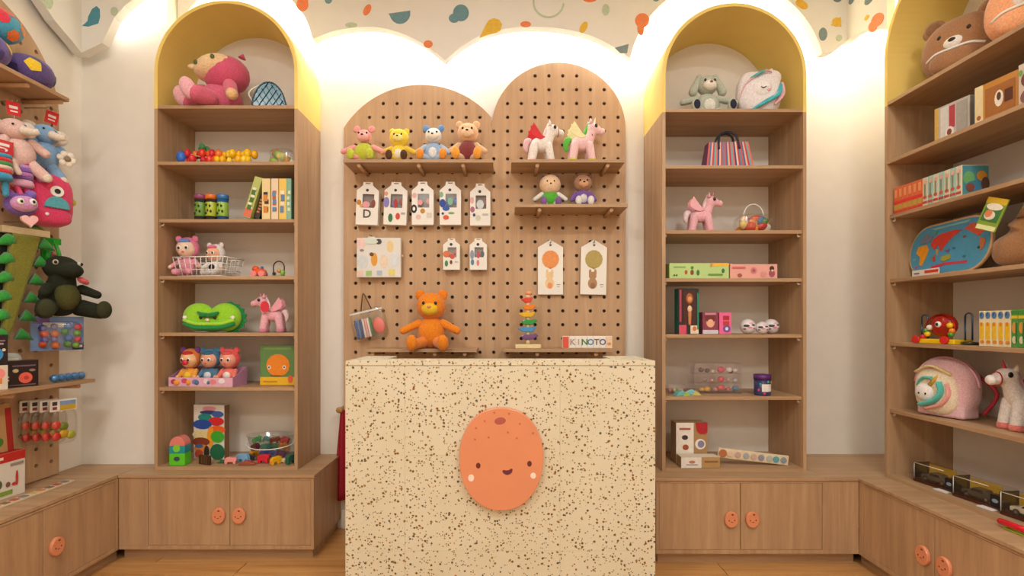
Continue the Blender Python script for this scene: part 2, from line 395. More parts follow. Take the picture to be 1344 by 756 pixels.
# left corner fascia: a wing on the corner wall and a wing on the side wall
lx = -2.27; ld = 2.70
w1 = [(-2.272, zat(69, ld)), (xat(122, ld), zat(62, ld)), (xat(134, ld), zat(56, ld)), (xat(141, ld), zat(42, ld)), (xat(150, ld), zat(23, ld)), (xat(163, ld), zat(8, ld)), (xat(178, ld), zat(-4, ld)), (-1.885, zat(-16, ld)), (-1.885, ZC-.002), (-2.272, ZC-.002)]
lf = thing('corner_fascia', 'cream fascia folded around the left corner with a blue wing print', 'fascia', (-2.272, ld, ZC-.002))
obj('panel', MB(FASM).curve([w1], ld, ld+.05), lf, world=True)
w2 = [(2.70, 2.669), (2.64, 2.70), (2.54, 2.745), (2.467, 2.80), (2.40, 2.87), (2.3, 3.0), (2.22, 3.15), (2.18, ZC-.002), (2.75, ZC-.002), (2.75, 2.669)]
obj('side_panel', yzprism(MB(FASM), w2, -2.322, -2.2725), lf, world=True)
def lspot(col, pts): obj('terrazzo_spot', MB(SP[col]).prism([(xat(a, ld), zat(b, ld)) for a, b in pts], ld-.0015, ld), lf, world=True)
SP['w'] = C('#4f97ac')
lspot('w', [(108, 34), (115, 28), (116, 22), (121, 12), (127, 8), (131, 12), (131.5, 22), (129, 31), (122, 33), (116, 35)])
lspot('g', [(150+5*math.cos(a), 15+6*math.sin(a)) for a in [2*PI*i/12 for i in range(12)]])
gp = [(2.50+.03*math.cos(a), 2.83+.05*math.sin(a)) for a in [2*PI*i/14 for i in range(14)]]
obj('terrazzo_spot', yzprism(MB(SP['g']), gp, -2.2725, -2.271), lf, world=True)
# light strips behind the fascia
def inset(pts, k):   # shift an outline up and away from its edge
    out = []
    for i in range(len(pts)):
        a, b = Vector(pts[max(i-1, 0)]), Vector(pts[min(i+1, len(pts)-1)])
        d = (b-a); d = d.normalized() if d.length > 1e-6 else Vector((1, 0)); n = Vector((-d.y, d.x)); p = Vector(pts[i])+n*k
        if not out or (p-out[-1]).length > .012: out.append(p)
    return out
LEDM = C('#fffdfa', 'emit')
st = tag(obj('light_strip', MB(LEDM).tube([(p.x, 2.958, p.y) for p in inset(bottom, .035)], .005, 6)), 'warm light strip hidden behind the scalloped back-wall fascia', 'light')
tag(obj('light_strip', MB(LEDM).tube([(p.x, ld+.062, p.y) for p in inset(w1[4:8], .05)], .005, 6)), 'short warm light strip hidden behind the left corner fascia', 'light')
tag(obj('light_strip', MB(LEDM).tube([(2.0, d, z+.04) for d, z in rb[1:]], .005, 6)), 'short warm light strip hidden behind the right fascia return', 'light')

# ------------------------------------------------------------ bookcases
def bookcase(name, label, loc, rz, W, D, zb, zs, zsplit, shelves, pins):
    t = thing(name, label, 'bookcase', loc, rz); th = .018; R = W/2
    for x0 in (0, W-th):
        obj('side_panel', MB(WZ).bb(x0, x0+th, 0, D, zb, zsplit-.018), t, bevel=.001)
    out = [(0, zsplit-.018)]+[(0, zs)]+arc(R, zs, R, PI, 0, 40)[1:]+[(W, zsplit-.018)]
    inn = [(W-th, zsplit-.018), (W-th, zs)]+arc(R, zs, R-th, 0, PI, 40)[1:]+[(th, zsplit-.018)]
    obj('arch_hood', MB(YEL).curve([out+inn], 0, D), t)
    bp = [(th, zb), (W-th, zb)]+arc(R, zs, R-th, 0, PI, 32)
    obj('back_panel', MB(BACKP).curve([bp], D-.006, D), t)
    obj('bottom_panel', MB(WX).bb(th, W-th, .0, D-.006, zb, zb+.017), t)
    for i, z in enumerate(shelves):
        inset_ = .0 if i < 2 else .012
        obj('shelf', MB(WX).bb(th, W-th, inset_, D-.006, z-.018, z), t, bevel=.001)
        if i in pins:
            for x in (th, W-th):
                obj('shelf_pin', MB('#d8cdbb', 'gloss').cyl((x+(.012 if x < R else -.012), .03, z-.03), (x, .03, z-.03), .005, seg=8).cyl((x+(.012 if x < R else -.012), .03, z-.03), (x+(.012 if x < R else -.012), .03, z-.018), .004, seg=8), t)
    return t
BT = .442
LZ = [2.384, 2.084, 1.780, 1.4756, 1.1725, .880]; RZ = [2.353, 2.055, 1.715, 1.461, 1.164, .835]; WZs = [2.343, 2.045, 1.77, 1.446, 1.127, .789]
LB = bookcase('arched_bookcase', 'tall oak bookcase with a yellow arched top, left of the pegboard', (-1.877, 2.69, 0), 0, .764, .33, BT, 2.562, LZ[0], LZ, (2, 3, 4, 5))
RB = bookcase('arched_bookcase', 'tall oak bookcase with a yellow arched top, right of the pegboard', (.819, 2.66, 0), 0, .760, .36, BT, 2.53, RZ[0], RZ, (2, 3, 4, 5))
WB = bookcase('arched_bookcase', 'tall oak bookcase with a yellow arched top on the right side wall', (1.928, 2.577, 0), -PI/2, .78, .34, BT, 2.56, WZs[0], WZs, (2, 3, 4, 5))

# ------------------------------------------------------------ base cabinets and worktops
def knob(parent, x, y, z):
    k = obj('knob', MB(ORANGE).t((x, y, z)).disc((0, 0), .034, .041, -.016, 0, seg=24).m('#d8733c').ell((0, -.004, 0), (.012, .006, .012)), parent, bevel=.004)
    k2 = MB('#7a3f2a').t((x, y, z))
    k2.dot(-.014, -.004, .003, .004, -.016).dot(.014, -.002, .003, .004, -.016).rect(.0, -.011, .011, .003, -.016).dot(.004, .026, .006, .004, -.016).m('#d27a48')
    for q in ((-.012, .02), (.016, .018), (-.018, .01), (.008, .012)): k2.dot(q[0], q[1], .002, .002, -.016)
    obj('face_print', k2, k)
    return k
def cabinet(label, loc, rz, W, D, zt, doors, ext=(.02, -.02)):
    """doors: list of (x0, x1, knob_x or None)"""
    t = thing('base_cabinet', label, 'cabinet', loc, rz)
    obj('body', MB(WZ).bb(0, W, .018, D, .058, zt), t, bevel=.001)
    obj('plinth', MB(WX).bb(ext[0], W+ext[1], .04, D, 0, .058), t)
    fr = MB(WZ).bb(0, W, 0, .018, zt-.008, zt).bb(0, W, 0, .018, .058, .078)
    xs = [0]+[v for d in doors for v in d[:2]]+[W]
    for a, b in zip(xs[0::2], xs[1::2]):
        if b-a > .004: fr.bb(a, b, 0, .018, .078, zt-.008)
    obj('face_frame', fr, t, bevel=.001)
    for x0, x1, kx in doors:
        d = obj('door', MB(WZ).bb(x0+.0015, x1-.0015, .002, .0179, .0795, zt-.0095), t, bevel=.001)
        if kx is not None: knob(d, kx, .002, .235)
    return t
TT = .018; ZT = BT-TT
def run(name, pts, label, z0=ZT+.003, z1=BT):
    m = MB(WX); n = len(pts)
    m.add([(x, y, z0) for x, y in pts]+[(x, y, z1) for x, y in pts], [tuple(range(n))[::-1], tuple(range(n, 2*n))]+[(i, (i+1) % n, n+(i+1) % n, n+i) for i in range(n)])
    return tag(obj(name, m, bevel=.001), label, 'worktop')
dl = 2.6; dr = 2.55
LBX = -1.997; g = xat(301.5, dl)
cabinet('two-door oak base cabinet under the left bookcase', (LBX, dl, 0), 0, 1.005, YB-.001-dl, ZT, [(xat(194, dl)-LBX, g-LBX, g-LBX-.054), (g-LBX, xat(408, dl)-LBX, g-LBX+.05)], (0, -.02))
RBX = .754; g = xat(972, dr)
cabinet('two-door oak base cabinet under the right bookcase', (RBX, dr, 0), 0, 1.777-RBX, YB-.001-dr, ZT, [(xat(865, dr)-RBX, g-RBX, g-RBX-.05), (g-RBX, xat(1079.6, dr)-RBX, g-RBX+.057)], (.02, 0))
# side runs: local x runs away from the camera on the left, towards the camera on the right
cabinet('oak base cabinet along the left wall under the hanging toys', (LBX, 1.35, 0), PI/2, 2.5985-1.35, -XL+LBX-.001, ZT, [(.02, .425, None), (.425, .828, None), (.828, 1.231, .886)], (.02, .04))
cabinet('oak base cabinet along the right wall under the toy car shelf', (1.777, 2.5485, 0), -PI/2, 1.25, XR-1.777-.001, ZT, [(.03, .448, .398), (.448, .866, .503), (.866, 1.23, None)], (-.04, -.02))
run('worktop', [(XL+.001, 1.35), (LBX-.004, 1.35), (LBX-.004, dl-.004), (LBX-.002, YJ-.001), (XL+.001, YJ-.001)], 'oak worktop along the left wall below the hanging toys')
run('worktop', [(LBX, dl-.004), (-.988, dl-.004), (-.988, YB-.001), (-1.879, YB-.001), (-1.879, YJ-.002), (LBX, YJ-.002)], 'oak worktop under the left arched bookcase')
run('worktop', [(RBX-.004, dr-.004), (xat(1083, dr), dr-.004), (xat(1083, dr), YB-.001), (RBX-.004, YB-.001)], 'oak worktop under the right arched bookcase')
run('worktop', [(xat(1083, dr)+.001, dr-.004), (1.773, dr-.004), (1.773, 1.3), (XR-.001, 1.3), (XR-.001, YB-.001), (xat(1083, dr)+.001, YB-.001)], 'oak worktop along the right wall below the toy cars')

# ------------------------------------------------------------ pegboards
def hole_grid(inside, xs, zs, r=.0105):
    return [ring(x, z, r) for x in xs for z in zs if inside(x, z)]
PD = 2.98
def pp(px, py): p = P(px, py, PD); return (p.x, p.z)
s_ = PD/F
cl = pp(553, 231); Rl = 119.8*s_; cr_ = pp(733, 170); Rr = 88*s_
xl, xr = pp(451, 0)[0], pp(820, 0)[0]; zb = .62
al = math.acos((xl-cl[0])/Rl)
xm = pp(644.8, 0)[0]; ar = math.acos((xm-cl[0])/Rl)
outl = [(xl, zb)]+arc(cl[0], cl[1], Rl, al, ar, 30)+arc(cr_[0], cr_[1], Rr, PI-.02, 0, 36)+[(cr_[0]+Rr, zb)]
def in_peg(x, z, mg=.034):
    if not (xl+mg < x < cr_[0]+Rr-mg) or z < zb+mg: return False
    okl = x < xm and ((z < cl[1]) or math.hypot(x-cl[0], z-cl[1]) < Rl-mg)
    okr = x >= xm-.01 and (z < cr_[1] or math.hypot(x-cr_[0], z-cr_[1]) < Rr-mg)
    return okl or okr
HX = [pp(466.7+18.13*k, 0)[0] for k in range(20)]; HZ = [pp(0, 462.5-18.15*j)[1] for j in range(-8, 21)]
peg = thing('pegboard', 'double-arched plywood pegboard on the back wall behind the counter', 'pegboard', (0, PD, zb))
obj('board', MB(WP).curve([outl]+hole_grid(in_peg, HX, HZ), PD, PD+.016), peg, world=True)
HOLE_SHADE = C('#3a2818', 'matt')  # dark colour standing in for the shade inside the peg holes
obj('hole_shade_sheet', MB(HOLE_SHADE).curve([[(cl[0]+.2+(x-cl[0]-.2)*.985, 1.5+(z-1.5)*.985) for x, z in outl]], PD+.0161, PD+.022), peg, world=True)  # added sheet that darkens the holes and blocks the strip light behind
obj('batten', MB(WX).bb(xl+.05, xr-.05, PD+.022, YB-.001, zb+.1, zb+.16), peg, world=True)
obj('batten', MB(WX).bb(xl+.05, xr-.05, PD+.022, YB-.001, 1.9, 1.96), peg, world=True)
def pegshelf(px0, px1, py, label, dowels, depth=.2):
    d = PD-depth; x0, x1, z = xat(px0, d), xat(px1, d), zat(py, d)
    t = thing('peg_shelf', label, 'shelf', ((x0+x1)/2, PD, z-.018), group='small shelves on the pegboard')
    obj('board', MB(WX).bb(x0, x1, d, PD-.001, z-.018, z), t, world=True, bevel=.001)
    for px in dowels:
        x = xat(px, d+.03); obj('dowel', MB('#c39a72').cyl((x, d+.015, z-.029), (x, PD-.001, z-.029), .0105, seg=14), t, world=True)
    return x0, x1, d, z
S1 = pegshelf(450.5, 647, 209, 'upper left peg shelf holding four plush figures', (472, 550, 608))
S2 = pegshelf(671, 820, 209, 'upper right peg shelf holding two winged plush ponies', (705, 797))
S3 = pegshelf(676, 824, 267.6, 'short middle peg shelf holding two soft heads with collars', (708, 802))
S4 = pegshelf(478, 626, 458, 'low left peg shelf under the big orange plush', (490, 571, 610))
S5 = pegshelf(660, 806, 458, 'low right peg shelf with the stacker and letter blocks', (705, 782))
# left-wall pegboard
LX = XL+.036; py1, Rp = 2.616, .45; pc = py1-Rp
lo = [(py1-2*Rp, .447), (py1, .447)]+arc(pc, 2.283, Rp, 0, PI, 40)
def in_lp(y, z): return py1-2*Rp+.02 < y < py1-.02 and z > .47 and (z < 2.283 or math.hypot(y-pc, z-2.283) < Rp-.02)
lh = hole_grid(in_lp, [py1-.045-.0816*k for k in range(11)], [.52+.0816*j for j in range(28)])
lpeg = thing('pegboard', 'arched plywood pegboard on the left side wall hung with toys', 'pegboard', (LX, pc, .447), PI/2)
mb = MB(WP).curve([[(a-pc, b-.447) for a, b in lp] for lp in [lo]+lh], 0, .016)
obj('board', mb, lpeg)
obj('hole_shade_sheet', MB(HOLE_SHADE).curve([[((a-pc)*.98, .9+(b-.447-.9)*.985) for a, b in lo]], .0161, .021), lpeg); obj('batten', MB(WX).bb(-.4, .4, .021, .035, .2, .26), lpeg); obj('batten', MB(WX).bb(-.4, .4, .021, .035, 1.6, 1.66), lpeg)  # same added dark sheet, giving shaded holes on the side wall board
def lshelf(y0, y1, z, depth, label, dowels):
    t = thing('peg_shelf', label, 'shelf', (LX, (y0+y1)/2, z-.018), group='shelves on the left pegboard')
    obj('board', MB(WY).bb(LX+.001, LX+depth, y0, y1, z-.018, z), t, world=True, bevel=.001)
    for y in dowels: obj('dowel', MB('#c39a72').cyl((LX+.001, y, z-.029), (LX+depth-.015, y, z-.029), .0105, seg=14), t, world=True)
LS1 = 2.312; LS2 = .938; LDEP = .2
lshelf(1.75, 2.447, LS1, LDEP, 'upper left-wall shelf carrying the plush play balls', (1.9, 2.25, 2.42))
lshelf(1.75, 2.600, LS2, LDEP, 'lower left-wall shelf carrying dark toy boxes', (1.9, 2.18, 2.52))

# ------------------------------------------------------------ counter
CD, CB, CM = 2.15, 2.48, 2.29; s_c = F/CD
cx0, cx1 = xat(453.4, CD), xat(860, CD); CT = zat(473.6, CD)
ct = thing('service_counter', 'speckled terrazzo service counter with an orange smiling emblem', 'counter', ((cx0+cx1)/2, CD, 0))
obj('core', MB('#b8a98a').bb(cx0+.012, cx1-.012, CD+.012, CM-.002, 0, CT-.021).bb(cx0+.012, xat(521, CB)-.01, CM-.002, CB-.01, 0, CT-.021).bb(xat(791, CB)+.01, cx1-.012, CM-.002, CB-.01, 0, CT-.021), ct, world=True)
up = [(cx0, CD), (cx1, CD), (cx1, CB), (xat(791, CB), CB), (xat(791, CB), CM), (xat(521, CB), CM), (xat(521, CB), CB), (cx0, CB)]
m = MB(TERR); n = len(up); m.add([(x, y, CT-.02) for x, y in up]+[(x, y, CT) for x, y in up], [tuple(range(n))[::-1], tuple(range(n, 2*n))]+[(i, (i+1) % n, n+(i+1) % n, n+i) for i in range(n)])
obj('top_slab', m, ct, world=True, bevel=.0012)
xs = [cx0, xat(531.5, CD), xat(735, CD), cx1]; zs = [0, zat(723, CD), zat(598, CD), CT-.0215]
for i in range(3):
    for j in range(3):
        obj('terrazzo_panel', MB(TERR).bb(xs[i]+(.0003 if i else 0), xs[i+1]-(.0003 if i < 2 else 0), CD, CD+.012, zs[j]+.0003, zs[j+1]-.0003), ct, world=True)
for x0 in (cx0, cx1-.0115):
    for j in range(3): obj('terrazzo_panel', MB(TERR).bb(x0, x0+.0115, CD+.0125, CB, zs[j]+.0006, zs[j+1]-.0006), ct, world=True)
ec = (xat(658, CD), zat(600.5, CD)); k_ = CD/F; ED = CD-.03
def egg(rx, rz_, n=48):
    r = []
    for i in range(n):
        a = 2*PI*i/n; x, z = math.cos(a), math.sin(a)
        q = .93 if False else 1.0
        x = math.copysign(abs(x)**.92, x); z = math.copysign(abs(z)**.95, z)
        r.append((ec[0]+(rx*x*(1+.02*z)+rz_*z*.03), ec[1]+rz_*z-.04*rx*x))
    return r
em = obj('emblem', MB(ORANGE).prism(egg(54.5*k_, 66.5*k_), ED, CD-.001, smooth=False), ct, world=True, bevel=.003, label='orange oval emblem with a small smiling face')
def ek(px, py): p = (xat(px, CD), zat(py, CD)); return (ec[0]+(p[0]-ec[0])*1.0, p[1])
fm = MB('#93463a')
def ed(m_, px, py, rx, ry, rot=0): c = ek(px, py); m_.disc(c, rx*k_, ry*k_, ED-.001, ED+.0005, rot, 18)
for q in ((628.2, 608.5), (694.5, 606)): dk = MB('#6b2c1e'); ed(dk, q[0], q[1], 3, 3.7); obj('eye_print', dk, ct, world=True)
mo = [ek(*p) for p in [(660, 614.7), (663, 615.6), (668, 616.2), (671, 614.5), (672, 612.5), (671.8, 615.5), (669.5, 618.4), (666, 620), (663, 619.2), (660.5, 617)]]
obj('mouth_print', MB('#6b2c35').prism([ek(659.4, 615)]+[ek(*p) for p in [(660, 617.5), (662.5, 619.8), (666, 620.6), (669.5, 619.6), (672, 617), (672.8, 613), (670.5, 612.3), (668, 614.2), (664.5, 614.8), (661, 614)]], ED-.001, ED+.0005), ct, world=True)
for q in ((619, 624.5, 3.8, 4.6), (699.4, 621.5, 3.6, 4)): ck = MB('#f4e2d0'); ed(ck, *q); obj('cheek_print', ck, ct, world=True)
stp = MB('#b35a4d'); ed(stp, 656.5, 550.7, 7.4, 4.6, .15); obj('stem_print', stp, ct, world=True)
for q in ((625.5, 560), (636.5, 551), (668, 541.5), (682, 554.5), (699, 566.5), (678, 573), (666.5, 565.5), (641.5, 572), (624, 574.5), (649, 540)):
    fr = MB('#c76c3c'); ed(fr, q[0], q[1], 1.4, 1.4); obj('freckle_print', fr, ct, world=True)


#TOYS
# ------------------------------------------------------------ toy builders (local: base at z 0, facing -y)
BLK = C('#1d1a1a', 'gloss')
def eyes(parent, pos, r, col='#1d1a1a', white=None):
    for p in pos:
        if white:
            e = obj('eye', MB(white, 'gloss').ell(p, (r, r*.5, r), seg=12, rings=8), parent)
            obj('pupil', MB(col, 'gloss').ell((p[0], p[1]-r*.4, p[2]), (r*.5, r*.3, r*.55), seg=10, rings=6), e) if parent.parent is None else obj('pupil', MB(col, 'gloss').ell((p[0], p[1]-r*.4, p[2]), (r*.5, r*.3, r*.55), seg=10, rings=6), parent)
        else: obj('eye', MB(col, 'gloss').ell(p, (r, r*.6, r), seg=10, rings=6), parent)
def sitting_plush(name, label, loc, h, body, head=None, muzzle=None, ear=None, limb=None, sole=None, foot=None, belly=None, ears='round', rz=0, group=None, arm_out=.8, nose='#3a2a26', shirt=None, splay=.5, hw=.25, wide=1.0, lying=0, cat='plush toy', rx=0):
    head = head or body; limb = limb or body; ear = ear or head; foot = foot or limb
    t = thing(name, label, cat, loc, rz, group, rx=rx)
    k = h
    b = MB(shirt or body, 'plush').ell((0, .02*k, .27*k), (.235*k*wide, .2*k, .275*k)); obj('body', b, t)
    if belly: obj('belly_patch', MB(belly, 'plush').ell((0, -.07*k, .26*k), (.15*k*wide, .12*k, .18*k)), t)
    hd = obj('head', MB(head, 'plush').ell((0, 0, .71*k), (hw*k*1.08, hw*k*.92, hw*k)), t)
    if muzzle:
        obj('muzzle', MB(muzzle, 'plush').ell((0, -hw*k*.75, .655*k), (.14*k, .09*k, .105*k)), hd)
        obj('nose', MB(nose, 'gloss').ell((0, -hw*k*.75-.085*k, .69*k), (.035*k, .022*k, .025*k), seg=10, rings=6), hd)
    else: obj('nose', MB(nose, 'gloss').ell((0, -hw*k*.93, .68*k), (.03*k, .02*k, .022*k), seg=10, rings=6), hd)
    for sx in (-1, 1):
        obj('eye', MB('#1d1a1a', 'gloss').ell((sx*.1*k, -hw*k*.82, .755*k), (.026*k, .018*k, .03*k), seg=10, rings=6), hd)
        if ears == 'round': obj('ear', MB(ear, 'plush').ell((sx*.19*k, .02*k, .90*k), (.085*k, .045*k, .09*k)), hd)
        elif ears == 'long': obj('ear', MB(ear, 'plush').cap((sx*.17*k, 0, .88*k), (sx*.31*k, -.03*k, .56*k), .06*k, .09*k), hd)
        elif ears == 'point':
            obj('ear', MB(ear, 'plush').tube([(sx*.13*k, 0, .88*k), (sx*.16*k, 0, .94*k), (sx*.18*k, 0, 1.0*k)], [.075*k, .045*k, .006*k]), hd)
        a = arm_out
        obj('arm', MB(limb, 'plush').cap((sx*.2*k*wide, -.02*k, .42*k), (sx*(.2+.24*a)*k*wide, -.1*k, (.42-.22*(1.2-a*.6))*k), .07*k, .062*k), t)
        lg = obj('leg', MB(limb, 'plush').cap((sx*.13*k*wide, -.06*k, .1*k), (sx*(.13+.18*splay)*k*wide, -.34*k, .095*k), .095*k, .08*k), t)
        fx = sx*(.13+.2*splay)*k*wide
        obj('foot', MB(foot, 'plush').ell((fx, -.38*k, .135*k), (.095*k, .07*k, .135*k)), lg)
        if sole: obj('sole', MB(sole, 'plush').ell((fx, -.425*k, .14*k), (.068*k, .035*k, .1*k)), lg)
    return t
def pony(name, label, loc, h, body, mane, hoof, wing=None, horn=None, rz=0, group=None, tail=None, muzzle=None, bridle=None):
    """standing plush pony facing +x, horn or ears to the top"""
    t = thing(name, label, 'plush toy', loc, rz, group); k = h; tail = tail or mane
    b = MB(body, 'plush').ell((-.02*k, 0, .43*k), (.24*k, .16*k, .165*k)).cap((.13*k, 0, .48*k), (.2*k, 0, .70*k), .12*k, .1*k)
    b.ell((.23*k, 0, .765*k), (.15*k, .125*k, .125*k)).cap((.28*k, 0, .745*k), (.39*k, 0, .71*k), .095*k, .082*k)
    obj('body', b, t, remesh=.009*k/.24)
    obj('muzzle', MB(muzzle or body, 'plush').ell((.43*k, 0, .705*k), (.062*k, .078*k, .074*k)), t)
    for sx, sy, nm in ((.13, -.09, 0), (.13, .09, 0), (-.17, -.09, 0), (-.17, .09, 0)):
        x2 = sx+(.05 if sx > 0 else -.05)
        l = obj('leg', MB(body, 'plush').cap((sx*k, sy*k, .38*k), (x2*k, sy*1.15*k, .09*k), .092*k, .082*k), t)
        obj('hoof', MB(hoof, 'plush').lathe([(.0, 0), (.078*k, 0), (.093*k, .02*k), (.091*k, .08*k), (.06*k, .105*k), (0, .11*k)], (x2*k, sy*1.15*k, 0), 16), l)
    m = MB(mane, 'plush')
    for a, bq, r in (((.22, .86), (.15, .84), .05), ((.15, .84), (.09, .74), .058), ((.1, .75), (.06, .63), .058), ((.07, .64), (.03, .54), .05), ((.24, .87), (.31, .85), .035)):
        m.cap((a[0]*k, 0, a[1]*k), (bq[0]*k, 0, bq[1]*k), r*k, r*k*.85)
    obj('mane', m, t, remesh=.009*k/.24)
    obj('tail', MB(tail, 'plush').tube(spline([(-.23*k, 0, .5*k), (-.31*k, 0, .5*k), (-.35*k, 0, .38*k), (-.33*k, 0, .25*k)], 4), [.03*k]+[.05*k, .06*k, .065*k, .07*k, .07*k, .068*k, .065*k, .06*k, .055*k, .045*k, .03*k, .01*k]), t)
    for sy in (-1, 1):
        obj('eye', MB(BLK).ell((.27*k, sy*.12*k, .79*k), (.034*k, .016*k, .042*k), seg=10, rings=6), t)
        obj('ear', MB(body, 'plush').tube([(.17*k, sy*.07*k, .84*k), (.16*k, sy*.085*k, .9*k), (.155*k, sy*.09*k, .95*k)], [.04*k, .03*k, .004*k]), t)
        if wing:
            wpoly = [(.06, .55), (-.02, .6), (-.12, .74), (-.2, .86), (-.24, .78), (-.27, .79), (-.27, .7), (-.29, .68), (-.26, .6), (-.16, .53), (-.05, .5)]
            obj('wing', MB(wing, 'matt').prism([(x*k, z*k) for x, z in wpoly], sy*.15*k-.012*k, sy*.15*k+.012*k), t, bevel=.004)
    if horn: obj('horn', MB(horn, 'gloss').tube([(.25*k, 0, .84*k), (.27*k, 0, .92*k), (.285*k, 0, 1.0*k)], [.03*k, .018*k, .003*k], 10), t)
    if bridle: obj('bridle', MB(bridle).tube([(.36*k, .1*k*math.cos(a), .722*k+.1*k*math.sin(a)) for a in [2*PI*i/16 for i in range(16)]], .008*k, 6, closed=True), t)
    return t
def doll_parts(t, k, suit, face='#f0b9a0', reach=.3, hood=None, ear=None, hair=None, x=0, y=0, z=0, trim=None, eye='#3c2a22'):
    """seated baby doll in a hooded suit"""
    hood = hood or suit
    T = lambda mb: mb.t((x, y, z))
    b = obj('body', T(MB(suit, 'plush')).ell((0, 0, .22*k), (.2*k, .16*k, .23*k)), t)
    if trim: obj('bib', T(MB(trim)).ell((0, -.13*k, .25*k), (.1*k, .05*k, .1*k)), b)
    hd = obj('head', T(MB(face)).ell((0, -.03*k, .67*k), (.22*k, .2*k, .22*k)), t)
    obj('hood', T(MB(hood, 'plush')).ell((0, .045*k, .695*k), (.265*k, .21*k, .27*k)), t)
    if hair: obj('hair', T(MB(hair)).ell((0, -.11*k, .84*k), (.14*k, .1*k, .06*k)), hd)
    for sx in (-1, 1):
        e = obj('eye', T(MB('#ffffff', 'gloss')).ell((sx*.085*k, -.205*k, .67*k), (.05*k, .03*k, .055*k), seg=10, rings=6).m(eye, 'gloss').ell((sx*.085*k, -.228*k, .668*k), (.032*k, .014*k, .037*k), seg=10, rings=6), hd)
        obj('ear', T(MB(ear or hood, 'plush')).ell((sx*.19*k, .02*k, .92*k), (.075*k, .05*k, .085*k)), t)
        obj('arm', T(MB(suit, 'plush')).cap((sx*.17*k, -.02*k, .36*k), (sx*reach*k, -.14*k, .24*k), .065*k, .055*k), t)
        obj('hand', T(MB(face)).ell((sx*(reach+.025)*k, -.17*k, .215*k), .05*k, seg=10, rings=7), t)
        obj('leg', T(MB(suit, 'plush')).cap((sx*.1*k, -.08*k, .09*k), (sx*.16*k, -.3*k, .085*k), .085*k, .075*k), t)
    obj('mouth', T(MB('#d8606a')).ell((0, -.222*k, .575*k), (.032*k, .014*k, .016*k), seg=10, rings=6), hd)
def carton(name, label, loc, dims, col, rz=0, group=None, art=(), side=None, cat='box', rx=0, ry=0, kind='gloss', top=None):
    """printed carton; art: shapes on the front as (kind, x, z, w, h, colour) in fractions of width and height"""
    w_, d_, h_ = dims; t = thing(name, label, cat, loc, rz, group, rx=rx, ry=ry)
    obj('carton_body', MB(col, kind).bb(-w_/2, w_/2, -d_/2, d_/2, 0, h_), t, bevel=.0015)
    if side: obj('side_print', MB(side).bb(-w_/2-.0008, w_/2+.0008, -d_/2+.004, d_/2-.004, .003, h_-.003), t)
    if top: obj('top_print', MB(top).bb(-w_/2+.003, w_/2-.003, -d_/2+.003, d_/2-.003, h_, h_+.0008), t)
    if art:
        a = None
        layer = 0
        for q in art:
            if a is None: a = MB(q[5])
            a.m(q[5]); layer += 1; y = -d_/2-.0003*layer
            if q[0] == 'r': a.rect(q[1]*w_, q[2]*h_, q[3]*w_, q[4]*h_, y)
            elif q[0] == 'e': a.dot(q[1]*w_, q[2]*h_, q[3]*w_/2, q[4]*h_/2, y)
            elif q[0] == 't': a.text(q[6], q[1]*w_, q[2]*h_, q[4]*h_, y)
        obj('printed_artwork', a, t)
    return t
def blobs(n, cols, x0, x1, z0, z1, r0, r1, seed):
    rr = random.Random(seed); return [('e', rr.uniform(x0, x1), rr.uniform(z0, z1), rr.uniform(r0, r1), rr.uniform(r0, r1)*.8, rr.choice(cols)) for _ in range(n)]
def at(px, d, z, dz=0): return (xat(px, d), d, z+.0006+dz)

# ------------------------------------------------------------ left arched bookcase
k = 2.80/F
# pink fuzzy plush reclining, face turned up and left
t = thing('fuzzy_plush', 'pink fuzzy plush with a cream face reclining on the top left shelf', 'plush toy', at(290, 2.815, LZ[0]), math.radians(-8))
t.scale = (1.16, 1.16, 1.16)
obj('body', MB('#e06a86', 'plush').ell((0, .01, .075), (.095, .085, .078), rot=(0, .2, 0)), t)
hd = obj('head', MB('#d9597a', 'plush').ell((.03, .0, .185), (.105, .095, .085), rot=(0, -.15, 0)), t)
obj('face', MB('#f3cf9f', 'plush').ell((-.005, -.035, .205), (.098, .075, .058), rot=(0, -.25, 0)), hd)
for q in ((-.05, -.103, .205), (.035, -.104, .225)): obj('eye', MB('#5b6a3a', 'gloss').ell(q, (.011, .006, .011), seg=10, rings=6), hd)
obj('nose', MB('#f0d9a8', 'plush').tube([(-.075, -.075, .197), (-.085, -.09, .192), (-.09, -.1, .19)], [.016, .012, .005]), hd)
for q in ((-.03, .01, .268), (.11, .0, .262)): obj('ear', MB('#d04a70', 'plush').tube([q, (q[0]*1.05, q[1], q[2]+.02)], [.018, .003]), hd)
for a, b in (((-.05, -.05, .045), (-.115, -.065, .04)), ((.0, -.08, .045), (-.02, -.14, .042))):
    l = obj('leg', MB('#e06a86', 'plush').cap(a, b, .04, .038), t)
    obj('foot', MB('#f6b9c2', 'plush').ell((b[0]-.02, b[1]-.02, .058), (.034, .03, .05), rot=(.2, -.3, 0)), l)
for a, b in (((.085, -.05, .11), (.125, -.09, .055)), ((-.08, -.02, .11), (-.1, -.08, .085))):
    l = obj('arm', MB('#e06a86', 'plush').cap(a, b, .03, .026), t); obj('hand', MB('#f0c18d', 'plush').ell((b[0]+.01, b[1]-.015, b[2]-.01), .026), l)
